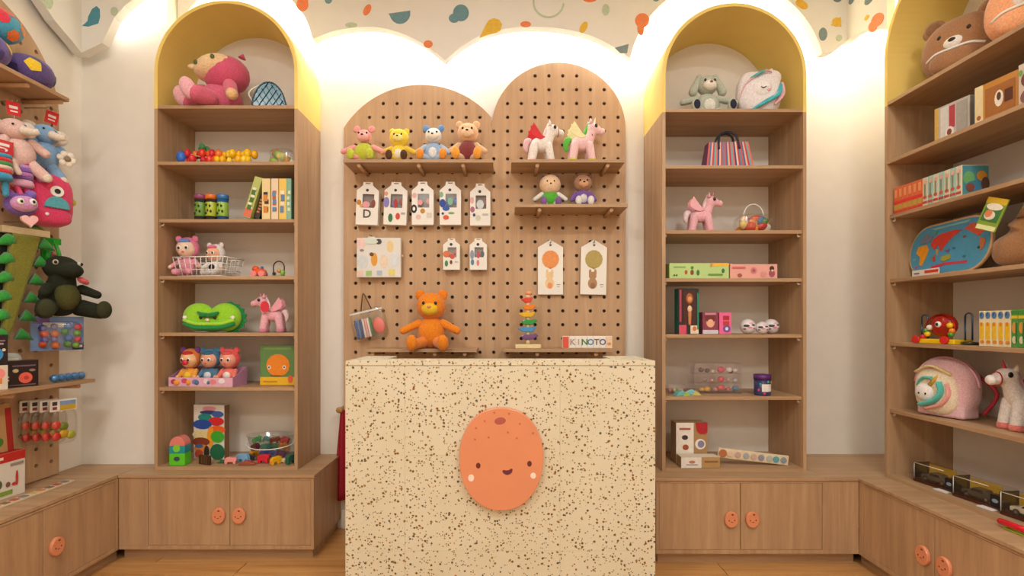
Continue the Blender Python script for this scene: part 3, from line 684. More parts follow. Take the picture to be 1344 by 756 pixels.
# teal net bag
t = thing('net_bag', 'teal net-covered dome bag beside the pink fuzzy plush', 'bag', at(355, 2.79, LZ[0]), .25); t.scale = (1.1, 1.1, 1.05)
dome = [(-.08, 0), (.08, 0)]+arc(0, .0, .08, 0, PI, 16, .15)[1:-1]
obj('shell', MB('#d7e2df', 'gloss').prism(dome, -.02, .05), t, bevel=.004)
obj('lining', MB('#2d6f82', 'gloss').prism([(x*.93, z*.95+.002) for x, z in dome], -.028, -.0201), t)
nt_ = MB('#0f3d4e', 'gloss')
for i in range(-5, 6):
    for sgn in (-1, 1):
        pts = []
        for j in range(9):
            z = .145*j/8; x = i*.03+sgn*z*.6
            if (x/.078)**2+(z/.146)**2 < 1: pts.append((x, -.031, z+.003))
        if len(pts) > 1: nt_.tube(pts, .0016, 5)
obj('net', nt_, t)
obj('rim', MB('#1a4a5a', 'gloss').tube([(x, -.027, max(z, .004)) for x, z in arc(0, 0, .079, 0, PI, 18, .149)], .004, 6), t)
obj('handle', MB('#e6efe9', 'gloss').tube(spline([(-.07, .02, .04), (-.1, .0, .09), (-.06, .02, .145), (0, .02, .17)], 5), .004, 6), t)
# bead toys on the second shelf
def bead_toy(label, px, d, z, cols, n, w_, leaf, seed):
    rr = random.Random(seed); t = thing('bead_toy', label, 'toy', at(px, d, z), 0, 'wooden bead toys on the second shelf'); pts = []; t.scale = (1.08, 1.2, 1.5)
    for i in range(n):
        x = -w_/2+w_*(i % (n//2))/(n//2-1); r = rr.uniform(.0135, .018); lay = i//(n//2)
        zz = r if lay == 0 else .042; y = rr.uniform(-.03, .02) if lay == 0 else rr.uniform(-.01, .02); xx = x+(.012 if lay else 0)
        obj('bead', MB(cols[i % len(cols)], 'gloss').ell((xx, y, zz), r, seg=14, rings=9), t); pts.append((xx, y, zz))
    obj('cord', MB('#c9b27c').tube(pts, .002, 5), t)
    if leaf:
        for q in ((.0, 0, .06), (.025, .01, .062), (.012, -.01, .068)): obj('leaf', MB(leaf).ell(q, (.014, .004, .01), rot=(0, q[0]*20, .3)), t)
bead_toy('red and orange wooden bead string with green leaves on the second left shelf', 264, 2.76, LZ[1], ['#e23b2a', '#e8601f', '#d62a35', '#ef7a2a', '#c9202c'], 14, .15, '#2f7a3a', 3)
bead_toy('yellow wooden bead string on the second left shelf', 309.5, 2.76, LZ[1], ['#f7c516', '#f3b40f', '#fbd43a'], 14, .155, None, 4)
obj('end_cap', MB('#2f6fd0', 'gloss').ell((-.09, -.01, .026), .024), bpy.data.objects['bead_toy'])
def clear_pouch(name, label, loc, w_, h_, d_, fills, rz=0, handle=None, tint='#f4f7f4', card=None, seed=1, item='toy_fruit', rx=0, ry=0):
    """clear bag filled with coloured pieces"""
    rr = random.Random(seed); t = thing(name, label, 'bag', loc, rz, rx=rx, ry=ry)
    obj('pouch', MB(tint, 'clear').ell((0, 0, h_*.5), (w_/2, d_/2, h_*.5), e1=.55, e2=.6, seg=24, rings=14), t)
    for i, c in enumerate(fills):
        n = len(fills); x = (-.34+.68*((i*5) % n)/max(n-1, 1))*w_; r = min(w_, h_)*rr.uniform(.22, .3)
        obj(item, MB(c, 'gloss').ell((x, rr.uniform(-.18, .12)*d_, h_*(.2+.52*((i*3) % n)/max(n-1, 1))), (r*rr.uniform(.9, 1.4), r*.7, r), rot=(rr.random(), rr.random(), rr.random()), seg=14, rings=9), t)
    if card: obj('header_card', MB(card).bb(-w_*.47, w_*.47, -.002, .002, h_*.93, h_*1.06), t)
    if handle: obj('handle', MB(handle, 'gloss').tube([(w_*.27*math.cos(a), 0, h_*.9+h_*.62*math.sin(a)) for a in [PI*i/14 for i in range(15)]], .0035, 7), t)
    return t
clear_pouch('clear_pouch', 'clear pouch of green and orange toy fruit on the second left shelf', at(371, 2.78, LZ[1]), .13, .095, .08, ['#9ec04a', '#e98f2c', '#7fb24e', '#e9e3c8', '#c9d37a', '#d9772c', '#5f9a3f', '#efc95a'], seed=5)
# tubes and boxes on the third shelf
for px, lid, band, nm in ((263, '#9a4b78', '#6f9b3b', 'purple'), (277.5, '#ef7a28', '#b7c53a', 'orange'), (292.5, '#3f7fc0', '#9cc44a', 'blue')):
    t = thing('toy_tube', '%s-lidded toy canister with a green print on the third left shelf' % nm, 'canister', at(px, 2.79, LZ[2]), 0, 'toy canisters')
    obj('can', MB('#3a3a34' if nm != 'blue' else '#2f5f96', 'gloss').lathe([(.0, 0), (.029, 0), (.029, .125), (0, .125)]), t)
    obj('band', MB(band, 'gloss').lathe([(.0292, .03), (.0297, .032), (.0297, .105), (.0292, .107)]), t)
    lm = MB('#23351c'); 
    for i, (a, b) in enumerate(((-.012, .09), (.006, .085), (-.004, .06), (.012, .055), (-.014, .045))): lm.t((0, 0, 0)).ell((a, -.0285, b), (.006, .002, .008), seg=8, rings=5)
    obj('printed_artwork', lm, t)
    obj('lid', MB(lid, 'gloss').lathe([(0, .125), (.031, .125), (.031, .147), (.028, .151), (0, .151)]), t)
def book(label, loc, th, h_, d_, col, ry=0, art=(), grp='games on the third left shelf'):
    return carton('board_game', label, loc, (th, d_, h_), col, ry=ry, group=grp, art=art, cat='game')
TXT = lambda c, n, s: [('r', .0+.12*random.Random(s+i).uniform(-1, 1), .25+.55*i/n, .5, .32/n, c) for i in range(n)]
z3 = LZ[2]+.0006
book('green board game box leaning furthest left on the third left shelf', (xat(334, 2.8)-.004, 2.80, z3+.012), .042, .228, .16, '#b9c36c', math.radians(17), [('r', 0, .12, .96, .2, '#e2775a')]+TXT('#f3ecd0', 6, 2)+TXT('#4f7a3a', 3, 9))
book('dark board game box leaning behind the green one on the third left shelf', (xat(343.5, 2.8), 2.82, z3+.011), .03, .15, .16, '#33271d', math.radians(17), TXT('#c97a35', 5, 4))
for px, th, c, a, nm in ((358.2, .045, '#ecd79c', TXT('#3b332a', 3, 5)+TXT('#d98d3f', 2, 7), 'cream'), (369.2, .038, '#e9d5b8', TXT('#c95b4f', 4, 6)+TXT('#5f8fb0', 3, 16), 'pink and white'), (379.3, .04, '#efcb62', TXT('#f6ead0', 4, 8)+TXT('#6a86b0', 2, 18), 'yellow'), (387.2, .026, '#86b8a0', TXT('#e9e4c4', 4, 12), 'teal')):
    book('%s board game box standing upright on the third left shelf' % nm, (xat(px, 2.8), 2.80, z3), th, .222, .16, c, 0, a)
# wire basket with two dolls on the fourth shelf
t = thing('wire_basket', 'small white wire basket holding two baby dolls', 'basket', at(274.5, 2.80, LZ[3]), math.radians(-7))
bw, bt, bd, bh = .125, .148, .075, .104
def brim(f, z): return [(-(bw+(bt-bw)*f), -(bd+.012*f), z), ((bw+(bt-bw)*f), -(bd+.012*f), z), ((bw+(bt-bw)*f), (bd+.012*f), z), (-(bw+(bt-bw)*f), (bd+.012*f), z)]
WIRE = C('#f2efe8', 'gloss')
for f in (0, .33, .66, 1):
    c = brim(f, .003+(bh-.003)*f); mm = MB(WIRE)
    for i in range(4): mm.tube([c[i], c[(i+1) % 4]], .0034 if f == 1 else .0022, 6)
    obj('rim_wire' if f == 1 else 'cross_wire', mm, t)
lo_, hi_ = brim(0, .003), brim(1, bh); up_ = MB(WIRE)
for i in range(4):
    n_ = 9 if i % 2 == 0 else 5
    for j in range(n_):
        u = j/n_; a = Vector(lo_[i]).lerp(Vector(lo_[(i+1) % 4]), u); b = Vector(hi_[i]).lerp(Vector(hi_[(i+1) % 4]), u); up_.tube([a, b], .002, 5)
for j in range(8):
    x = -bw+2*bw*j/7; up_.tube([(x, -bd, .0025), (x, bd, .0025)], .0015, 5)
tag(obj('upright_wires', up_, t), kind='stuff')
t = thing('baby_doll', 'pink hooded baby doll with blue fringe sitting in the wire basket', 'doll', at(247.5, 2.80, LZ[3], .008), .1, 'dolls in the wire basket', ry=-.05)
doll_parts(t, .225, '#ef9db4', '#f3d3b8', hood='#ee86a8', hair='#6a8fd8')
t = thing('baby_doll', 'white and black spotted baby doll with pink hair in the wire basket', 'doll', at(282, 2.81, LZ[3], .008), -.12, 'dolls in the wire basket')
doll_parts(t, .188, '#f3f0ec', '#f2b795', hood='#f4efec', hair='#ec6f92', ear='#f4efec', trim='#26211f')
# small toys on the fourth shelf
t = thing('toy_snail', 'small orange and pink rolling toy on the fourth left shelf', 'toy', at(341, 2.77, LZ[3]), .0)
obj('body', MB('#e8632f', 'gloss').ell((0, 0, .028), (.038, .022, .02)), t); obj('head', MB('#e4572c', 'gloss').ell((-.022, 0, .045), (.02, .018, .016)), t)
for x in (-.024, .02): obj('wheel', MB('#f28a8a', 'gloss').cyl((x, -.03, .016), (x, .02, .016), .0155), t)
obj('bead', MB('#4a70a8', 'gloss').ell((.012, 0, .05), .009), t)
t = thing('bead_maze', 'tiny wire bead maze on the fourth left shelf', 'toy', at(366, 2.78, LZ[3]), 0)
obj('base', MB('#7fa24e', 'gloss').lathe([(0, 0), (.036, 0), (.036, .008), (0, .008)]), t)
obj('wire', MB('#4c3a44', 'metal').tube([(-.028, 0, .008), (-.03, 0, .05)]+[(.03*math.cos(a), 0, .055+.033*math.sin(a)) for a in [PI-PI*i/12 for i in range(13)]]+[(.03, 0, .05), (.028, 0, .008)], .0032, 7), t)
obj('animal_block', MB('#8fc05a', 'gloss').ell((.026, -.012, .024), (.013, .012, .017)), t); obj('animal_block', MB('#4a332a', 'gloss').ell((-.02, -.012, .018), (.01, .01, .01)), t)
obj('bead', MB('#d9a05a', 'gloss').ell((0, 0, .036), .011), t)
# green pillow with a stern leafy face, pink pony
t = thing('heart_cushion', 'bright green plush cushion with a stern face on the fifth left shelf', 'plush toy', at(279, 2.79, LZ[4]), .12)
obj('body', MB('#9bdc2a', 'plush').ell((-.068, 0, .083), (.085, .05, .08)).ell((.068, 0, .083), (.085, .05, .08)).ell((0, 0, .055), (.1, .05, .054)), t, remesh=.008)
obj('back_frill', MB('#1f9a4a', 'plush').prism([(.06+(.1+.012*(i % 2))*math.cos(a), .08+(.085+.012*(i % 2))*math.sin(a)) for i, a in enumerate([-PI*.48+PI*.96*i/16 for i in range(17)])], .02, .035), t)
obj('mouth', MB('#159043', 'plush').tube(spline([(-.13, -.035, .05), (-.07, -.05, .028), (0, -.056, .024), (.07, -.05, .028), (.13, -.035, .05)], 5), .012, 8), t)
obj('lip', MB('#a9e63c', 'plush').tube(spline([(-.13, -.04, .068), (-.07, -.052, .048), (0, -.056, .045), (.07, -.052, .048), (.13, -.04, .068)], 5), .01, 8), t)
for sx in (-1, 1):
    obj('brow', MB('#128a3c', 'plush').tube([(sx*.055, -.052, .11), (sx*.03, -.058, .096), (0, -.056, .093)], [.006, .013, .012]), t)
    obj('eye', MB(BLK).ell((sx*.036, -.057, .082), (.009, .006, .011), seg=10, rings=6), t); obj('fang', MB('#f6f3e2').ell((sx*.122, -.045, .082), (.012, .006, .01)), t)
obj('nose', MB('#f7d9c0').ell((0, -.062, .068), (.011, .006, .009)), t)
pony('winged_pony', 'pink winged plush pony facing left on the fifth left shelf', at(357, 2.80, LZ[4]), .225, '#f4b6c2', '#f9dce0', '#d98a9c', '#f0a6b4', '#d9788c', PI+.15, 'winged plush ponies')
bpy.data.objects['winged_pony']['group'] = 'winged plush ponies'
t_ = bpy.data.objects['winged_pony']; obj('swing_tag', MB('#d8293a').disc((.02, .09), .022, .03, .058, .061), t_).location = (0, 0, .05)
# display tray with three dolls, book
t = thing('display_tray', 'pink printed display tray holding three baby dolls', 'box', at(273.5, 2.78, LZ[5]), math.radians(-4))
tw, tdp = .36, .13
obj('base_panel', MB('#d9a9c0').bb(-tw/2, tw/2, -tdp/2, tdp/2, 0, .004), t)
obj('front_panel', MB('#e7b3c9').bb(-tw/2, tw/2, -tdp/2, -tdp/2+.003, .004, .05), t)
obj('back_panel', MB('#c58fb0').bb(-tw/2, tw/2, tdp/2-.003, tdp/2, .004, .1), t)
for sx in (-1, 1):
    m_ = MB('#c38bb0'); n = [(-tdp/2, .004), (tdp/2, .004), (tdp/2, .1), (-tdp/2, .05)]; yzprism(m_, n, sx*tw/2-.0015, sx*tw/2+.0015); obj('side_panel', m_, t)
a = MB('#f6d7e2')
for i, (x, c) in enumerate(((-.15, '#b83a56'), (-.09, '#d9506f'), (-.03, '#8a7fc0'), (.03, '#f0e0e8'), (.07, '#e58a8a'), (.12, '#f4ecec'))): a.m(c).dot(x, .027+.005*(i % 2), .018 if i != 3 else .012, .014, -tdp/2-.0002*i)
obj('printed_artwork', a, t)
for px, s2, f2, h2, e2, nm, tr in ((249.5, '#f2a53a', '#f3c08a', '#e8803a', '#7a3a8a', 'yellow-suited', '#f4cf3a'), (276, '#4f7a9a', '#e7a98a', '#3f7ea0', '#3f7ea0', 'blue-hooded', '#d9dfe6'), (301, '#f07a6a', '#f2a48c', '#ee5f5f', '#ee5f5f', 'red-hooded', '#f4ece4')):
    t2 = thing('baby_doll', '%s baby doll sitting in the pink display tray' % nm, 'doll', at(px, 2.785, LZ[5], .006), 0, 'dolls in the display tray')
    doll_parts(t2, .205, s2, f2, reach=.2, hood=h2, ear=e2, trim=tr, hair={'y': '#c9302c', 'b': '#2f6a90', 'r': '#e85a5a'}[nm[0]])
    if nm[0] == 'y': obj('pacifier', MB('#d8284a', 'gloss').ell((.005, -.054, .124), (.018, .012, .014)), t2)
carton('picture_book', 'green picture book with a round orange face on the sixth left shelf', at(366, 2.80, LZ[5]), (.19, .035, .222), '#5f8a4a', 0, None, [('r', 0, .11, 1, .2, '#efbb1c'), ('r', 0, .92, .8, .06, '#7fa05a'), ('e', .02, .5, .68, .56, '#ef8a1e'), ('e', -.24, .45, .1, .1, '#f6efe0'), ('e', .2, .45, .1, .1, '#f6efe0'), ('e', -.24, .45, .05, .05, '#2b3c5a'), ('e', .2, .45, .05, .05, '#2b3c5a'), ('e', -.02, .24, .35, .03, '#8a3f1a'), ('e', .38, .16, .14, .2, '#e8604a'), ('r', -.2, .1, .4, .03, '#c98d10')], cat='book', side='#2f4a30')
# bottom compartment
zb_ = BT+.0176
t = thing('stacking_blocks', 'small stack of green, teal and pink toy blocks', 'toy', at(236.5, 2.735, zb_), .05)
obj('block', MB('#5fd02a', 'gloss').bb(-.041, .041, -.03, .03, 0, .065), t, bevel=.003); obj('window_print', MB('#3a4a5c').dot(0, .036, .016, .012, -.0302), t)
obj('block', MB('#1f9aa8', 'gloss').bb(-.041, .041, -.03, .03, .0655, .105), t, bevel=.003)
obj('ball_print', MB('#7fd83a', 'gloss').disc((0, .092), .019, .019, -.034, -.03), t)
obj('arch_block', MB('#e58478', 'gloss').prism(arc(0, .1055, .04, 0, PI, 16, .05), -.03, .03), t, bevel=.002)
def animal_poly(kind):
    A = {'pig': [(-.5, 0), (-.3, 0), (-.28, .18), (.18, .18), (.2, 0), (.4, 0), (.42, .25), (.5, .3), (.5, .45), (.42, .5), (.35, .66), (.28, .55), (-.2, .62), (-.45, .55), (-.52, .3)],
         'elephant': [(-.45, 0), (-.25, 0), (-.22, .25), (.05, .25), (.08, 0), (.28, 0), (.3, .3), (.42, .25), (.5, .05), (.58, .08), (.55, .4), (.45, .62), (.3, .7), (-.2, .68), (-.42, .6), (-.5, .35)],
         'croc': [(-.6, 0), (.5, 0), (.6, .1), (.3, .18), (.25, .3), (.1, .26), (0, .34), (-.12, .26), (-.25, .3), (-.35, .2), (-.62, .06)],
         'bear': [(-.42, 0), (-.2, 0), (-.18, .2), (.12, .2), (.15, 0), (.36, 0), (.38, .4), (.5, .48), (.48, .62), (.36, .66), (.32, .76), (.25, .68), (-.3, .66), (-.46, .5)]}
    return A[kind]
def wooden_animal(label, px, d, kind, col, s2, rz, z0=None, rx=0, nm='toy_animal', grp='loose wooden animals on the bottom shelf', py=None):
    z = zb_ if z0 is None else z0
    o = obj(nm, MB(col, 'gloss').prism([(x*s2, z_*s2) for x, z_ in animal_poly(kind)], -.011, .011), bevel=.0025)
    o.location = at(px, d, z); o.rotation_euler = (rx, 0, rz); return tag(o, label, 'toy', grp)
wooden_animal('small pink wooden pig on the bottom left shelf', 303.5, 2.74, 'pig', '#ef9a94', .062, .1)
wooden_animal('light blue wooden elephant on the bottom left shelf', 318.5, 2.775, 'elephant', '#7ab4dc', .07, -.2)
wooden_animal('brown wooden crocodile on the bottom left shelf', 325, 2.725, 'croc', '#a8503a', .075, .05)
wooden_animal('red wooden bear on the bottom left shelf', 346, 2.755, 'bear', '#d32438', .07, 0)
wooden_animal('yellow wooden lion on the bottom left shelf', 362, 2.735, 'elephant', '#f2b41a', .06, 1.0)
wooden_animal('tiny cream wooden dog on the bottom left shelf', 371, 2.765, 'bear', '#d9c79a', .035, .2)
wooden_animal('dark green wooden crocodile standing on end on the bottom left shelf', 382.5, 2.75, 'bear', '#2c6a58', .075, 1.2)
wooden_animal('black and white wooden zebra on the bottom left shelf', 327, 2.80, 'pig', '#3b3836', .062, .3)
wooden_animal('small dark green wooden turtle beside the animal box', 293, 2.76, 'croc', '#2d6a4a', .05, .1)
carton('animal_domino', 'dark brown wooden panel propped in front of the animal box', at(269, 2.73, zb_), (.08, .012, .05), '#4a3320', -.35, None, [('r', -.2+.13*i, .5, .05, .8, '#6a4a2c') for i in range(5)], cat='toy')
t = carton('animal_box', 'white box printed with a pyramid of coloured animals on the bottom left shelf', at(278, 2.86, zb_), (.185, .05, .305), '#e4ded4', -.12, None,
    [('e', .02, .93, 0.45, 0.09, '#e59aa8'), ('e', .02, .86, 0.62, 0.08, '#2f3f78'), ('e', .3, .83, 0.39, 0.12, '#3a63a8'), ('e', -.12, .77, 0.45, 0.14, '#1f8a82'), ('e', .25, .7, 0.52, 0.16, '#d32430'), ('e', -.2, .64, 0.62, 0.18, '#2450a8'), ('e', .3, .55, 0.52, 0.14, '#f0641f'), ('e', -.22, .45, 0.62, 0.16, '#e6d69a'), ('e', .08, .42, 0.23, 0.38, '#f0a01e'), ('e', .3, .42, 0.45, 0.22, '#3fae2e'), ('e', -.24, .32, 0.59, 0.16, '#8a3a24'), ('e', .3, .14, 0.49, 0.30, '#1f6a48'), ('e', -.2, .2, 0.52, 0.14, '#d98a3a'), ('e', -.3, .24, 0.26, 0.08, '#4a6a9a'), ('e', -.05, .12, 0.18, 0.27, '#2a2624'), ('e', -.3, .1, 0.26, 0.16, '#c24a2a')], side='#8a6a4a')
# clear tub of animals
t = thing('animal_tub', 'clear plastic tub heaped with coloured toy animals on the bottom left shelf', 'tub', at(355.5, 2.86, zb_), 0)
prof = [(.0, 0), (.085, 0), (.095, .01), (.125, .13), (.128, .13), (.126, .135), (.12, .13), (.09, .012), (0, .006)]
mm = MB('#dfe6df', 'clear').t(scl=(1.05, .7, 1)); mm.lathe(prof, seg=32); obj('tub_shell', mm, t)
mm = MB('#f4f2ec', 'gloss').t(scl=(1.05, .7, 1)); mm.tube([(.127*math.cos(a), .127*math.sin(a), .09-.022*math.sin(-a)) for a in [2*PI*i/32 for i in range(32)]], .0028, 6, closed=True); obj('handle', mm, t)
rr = random.Random(11); cs = ['#f2a51a', '#2450b8', '#2450a8', '#6a3a6a', '#7a3040', '#1f8a72', '#1f7a5a', '#e8902a', '#2f9a3a', '#1f8a82', '#8a3a2a', '#d32438']
for i, c in enumerate(cs):
    q = obj('toy_animal', MB(c, 'gloss').prism([(x*.055, z_*.055) for x, z_ in animal_poly(['pig', 'elephant', 'bear'][i % 3])], -.009, .009), t, bevel=.002)
    q.location = (-.075+.05*(i % 4)+rr.uniform(-.005, .005), -.03+.02*(i//4), .012+.034*(i//4)+rr.uniform(0, .005)); q.rotation_euler = (rr.uniform(-.3, .3), rr.uniform(-.4, .4), rr.uniform(-.5, .5))

# ------------------------------------------------------------ on the back pegboard
g4 = 'plain soft toys on the upper left peg shelf'
z = S1[3]
sitting_plush('soft_toy', 'pink plush bear in lime shorts at the left end of the peg shelf', at(478, 2.865, z), .22, '#f3a3a0', limb='#f3a3a0', shirt='#c4cc3a', muzzle='#f6b6b0', arm_out=.95, foot='#c4cc3a', splay=.35, hw=.17, wide=1.2, group=g4)
sitting_plush('soft_toy', 'lemon yellow plush bear beside the pink one on the peg shelf', at(524, 2.865, z), .205, '#f8d93a', muzzle='#fbe88a', limb='#f3cf3a', foot='#5a3a22', belly='#f6efe0', arm_out=1.0, splay=.35, hw=.25, group=g4)
sitting_plush('soft_toy', 'white plush bear with blue ears and orange feet on the peg shelf', at(569, 2.865, z), .225, '#e9eef2', head='#f2efe8', ear='#6f9fd6', limb='#b7cbe0', muzzle='#f0e4d2', foot='#f39a2c', shirt='#9fbbe0', belly='#f4f2ee', splay=.75, hw=.19, group=g4)
sitting_plush('soft_toy', 'tan-faced plush bear with big orange feet at the right end of the peg shelf', at(614, 2.87, z), .25, '#c94a52', head='#efbf93', ear='#efbf93', limb='#e9c39a', muzzle='#f4cfa8', foot='#f2a53a', shirt='#8a3a3c', splay=.55, hw=.22, group=g4)
z = S2[3]
pony('winged_pony', 'white plush pony with red wings on the upper right peg shelf', at(711, 2.88, z), .262, '#f3ece6', '#efe2e0', '#f2c3c6', '#d8262e', None, .12, 'winged plush ponies', tail='#f2c3cc', bridle='#d8505a')
t = pony('winged_pony', 'pale pink plush unicorn with green mane and yellow hooves on the upper right peg shelf', at(764, 2.88, z), .272, '#f6cdd0', '#63c646', '#d9d83a', '#f3eeb4', '#f1ead8', .1, 'winged plush ponies')
obj('collar', MB('#b06a9a').tube([(.19*.272+.0, .1*.272*math.cos(a), .6*.272+.1*.272*math.sin(a)*.3) for a in [2*PI*i/16 for i in range(16)]], .004, 6, closed=True), t)
z = S3[3]
sitting_plush('soft_toy', 'squat plush with purple ears and a green collar on the middle peg shelf', at(722, 2.89, z), .19, '#f1ece2', head='#f3cfa8', ear='#5d3f7c', limb='#f1ece2', shirt='#58b83a', arm_out=.7, splay=.2, hw=.3, wide=1.25, foot='#8a5fa0', group='soft toys on the middle peg shelf')
sitting_plush('soft_toy', 'brown-faced plush with a purple jacket on the middle peg shelf', at(765, 2.89, z), .2, '#7d5aa8', head='#b98a68', muzzle='#e0aa7e', ear='#8a6248', limb='#7d5aa8', shirt='#7d5aa8', belly='#e9e4e0', arm_out=.5, splay=.2, hw=.24, foot='#e9e4e0', group='soft toys on the middle peg shelf')
def hook(px, py):
    x, zz = xat(px, PD), zat(py, PD)
    obj('peg_hook', MB('#b9b2a4', 'metal').tube([(x, PD+.004, zz), (x, PD-.055, zz), (x, PD-.06, zz+.008)], .0022, 7), peg, world=True)
def hangbox(label, px0, px1, py0, py1, art, grp, dep=.045, lean=0):
    d = PD-.012-dep; w_ = (px1-px0)*d/F; h_ = (py1-py0)*d/F; cx = xat((px0+px1)/2, d); zb0 = zat(py1, d)
    t = thing('hanging_box', label, 'box', (cx, d+dep/2, zb0), 0, grp, ry=lean)
    sh = h_*.8; hw = w_/2
    outer = [(-hw, 0), (hw, 0), (hw, sh), (hw*.45, h_*.92), (hw*.42, h_), (-hw*.42, h_), (-hw*.45, h_*.92), (-hw, sh)]
    wx0, wx1, wz0, wz1 = -hw*.45, hw*.6, h_*.4, h_*.72
    slot = [(-hw*.22, h_*.955), (hw*.22, h_*.955), (hw*.22, h_*.98), (-hw*.22, h_*.98)]
    obj('front_panel', MB('#f3efe6', 'gloss').curve([outer, [(wx0, wz0), (wx1, wz0), (wx1, wz1), (wx0, wz1)], slot], -dep/2, -dep/2+.002), t)
    obj('back_panel', MB('#e9e3d8').prism([(-hw, 0), (hw, 0), (hw, sh), (-hw, sh)], dep/2-.002, dep/2), t)
    m_ = MB('#efeae0', 'gloss').bb(-hw, -hw+.0015, -dep/2+.002, dep/2-.002, 0, sh).bb(hw-.0015, hw, -dep/2+.002, dep/2-.002, 0, sh).bb(-hw, hw, -dep/2+.002, dep/2-.002, 0, .0015).bb(-hw, hw, -dep/2+.002, dep/2-.002, sh-.0015, sh)
    obj('carton_sides', m_, t)
    obj('inner_tray', MB('#8f8a86').bb(wx0-.004, wx1+.004, 0, .004, wz0-.004, wz1+.004), t)
    obj('window_film', MB('#ffffff', 'clear').bb(wx0, wx1, -dep/2+.0022, -dep/2+.0026, wz0, wz1), t)
    obj('round_logo', MB('#3b3a38').dot(-.02*w_, h_*.81, .0085, .0085, -dep/2), t)
    a = MB('#ffffff'); L_ = 0
    for q in art:
        L_ += 1; a.m(q[5])
        if q[0] == 'e': a.dot(q[1]*w_, q[2]*h_, q[3]*w_/2, q[4]*h_/2, -dep/2-.0002*L_)
        elif q[0] == 't': a.text(q[6], q[1]*w_, q[2]*h_, q[4]*h_, -dep/2-.0002*L_)
        else: a.rect(q[1]*w_, q[2]*h_, q[3]*w_, q[4]*h_, -dep/2-.0002*L_)
    obj('printed_artwork', a, t)
    for i, (x, c) in enumerate(((-.1, art[0][5]), (.25, art[1][5]))): obj('toy_piece', MB(c, 'gloss').ell((x*w_, -.004, h_*(.5+.06*i)), (w_*.13, .006, h_*.08)), t)
    hook((px0+px1)/2, py0+1.5)
    return t
g5 = 'tall window boxes hanging on the pegboard'
hangbox('tall white window box with a large letter D, leftmost on the pegboard', 466.5, 495.5, 239, 295, [('e', -.38, .52, .22, .13, '#c9862f'), ('e', -.05, .47, .34, .16, '#e9a0a8'), ('e', .27, .5, .2, .2, '#8a4a36'), ('t', .0, .25, 0, .27, '#57504a', 'D'), ('e', -.28, .44, .14, .09, '#d9b060')], g5, lean=.04)
hangbox('tall white window box printed with a purple figure and a green tree, second from left', 503, 533, 239, 295, [('e', -.4, .52, .26, .25, '#8f84c4'), ('e', .0, .5, .16, .22, '#b8323c'), ('e', -.2, .16, .2, .2, '#2f7a4a'), ('e', .12, .2, .2, .16, '#d84a3a'), ('e', -.42, .72, .16, .1, '#e9a07a'), ('r', .35, .27, .18, .05, '#b9b4ac')], g5, lean=.04)
hangbox('tall white window box printed with a black penguin shape, third from left', 540.5, 569, 238.5, 295, [('e', -.4, .37, .28, .2, '#26242a'), ('e', -.12, .52, .24, .13, '#efa7a8'), ('e', .0, .32, .22, .12, '#c98a2f'), ('e', -.2, .18, .24, .12, '#e9c9c4'), ('e', -.38, .68, .2, .12, '#f0b6b8'), ('e', -.4, .37, .12, .09, '#f4f1ec'), ('r', .3, .22, .24, .12, '#dedad0')], g5)
hangbox('tall white window box printed with a blue octopus shape, fourth from left', 577, 605, 238.5, 295, [('e', -.36, .5, .3, .2, '#2f4fa8'), ('e', -.2, .38, .34, .12, '#3a5fb8'), ('e', .0, .54, .24, .18, '#7fc0a8'), ('e', -.2, .17, .28, .11, '#e0603a'), ('e', -.42, .7, .2, .13, '#8fc09a'), ('e', .05, .27, .3, .05, '#7fae6a'), ('e', -.35, .26, .12, .06, '#2a3a6a')], g5)
hangbox('tall white window box with pale pink prints, rightmost of the five on the pegboard', 617, 643.5, 241, 296, [('e', -.4, .6, .2, .16, '#e9b6bc'), ('e', -.38, .38, .22, .14, '#b06a86'), ('e', .0, .5, .36, .22, '#cfd9de'), ('e', -.1, .18, .26, .14, '#d6d4be'), ('e', -.3, .25, .14, .08, '#3f4a6a'), ('r', .25, .26, .3, .05, '#c9c4bc')], g5)
g6 = 'small window boxes hanging on the pegboard'
hangbox('small white window box with red and green prints, left of its pair', 581.5, 603.5, 313, 354, [('e', -.3, .5, .4, .22, '#e07a4a'), ('e', .05, .42, .3, .16, '#d95a4a'), ('e', -.3, .2, .2, .2, '#4f8a52'), ('e', -.02, .24, .16, .14, '#7a3a34'), ('r', .3, .25, .2, .05, '#c9c4bc')], g6, .04)
hangbox('small white window box with blue and red prints, right of its pair', 616.5, 639, 313, 354, [('e', -.36, .48, .24, .3, '#8fa0b4'), ('e', .0, .48, .2, .24, '#c05a62'), ('e', -.34, .24, .2, .2, '#5f8fb0'), ('e', -.02, .22, .16, .2, '#d98a8a'), ('e', .25, .5, .2, .2, '#6a6a72')], g6, .04)
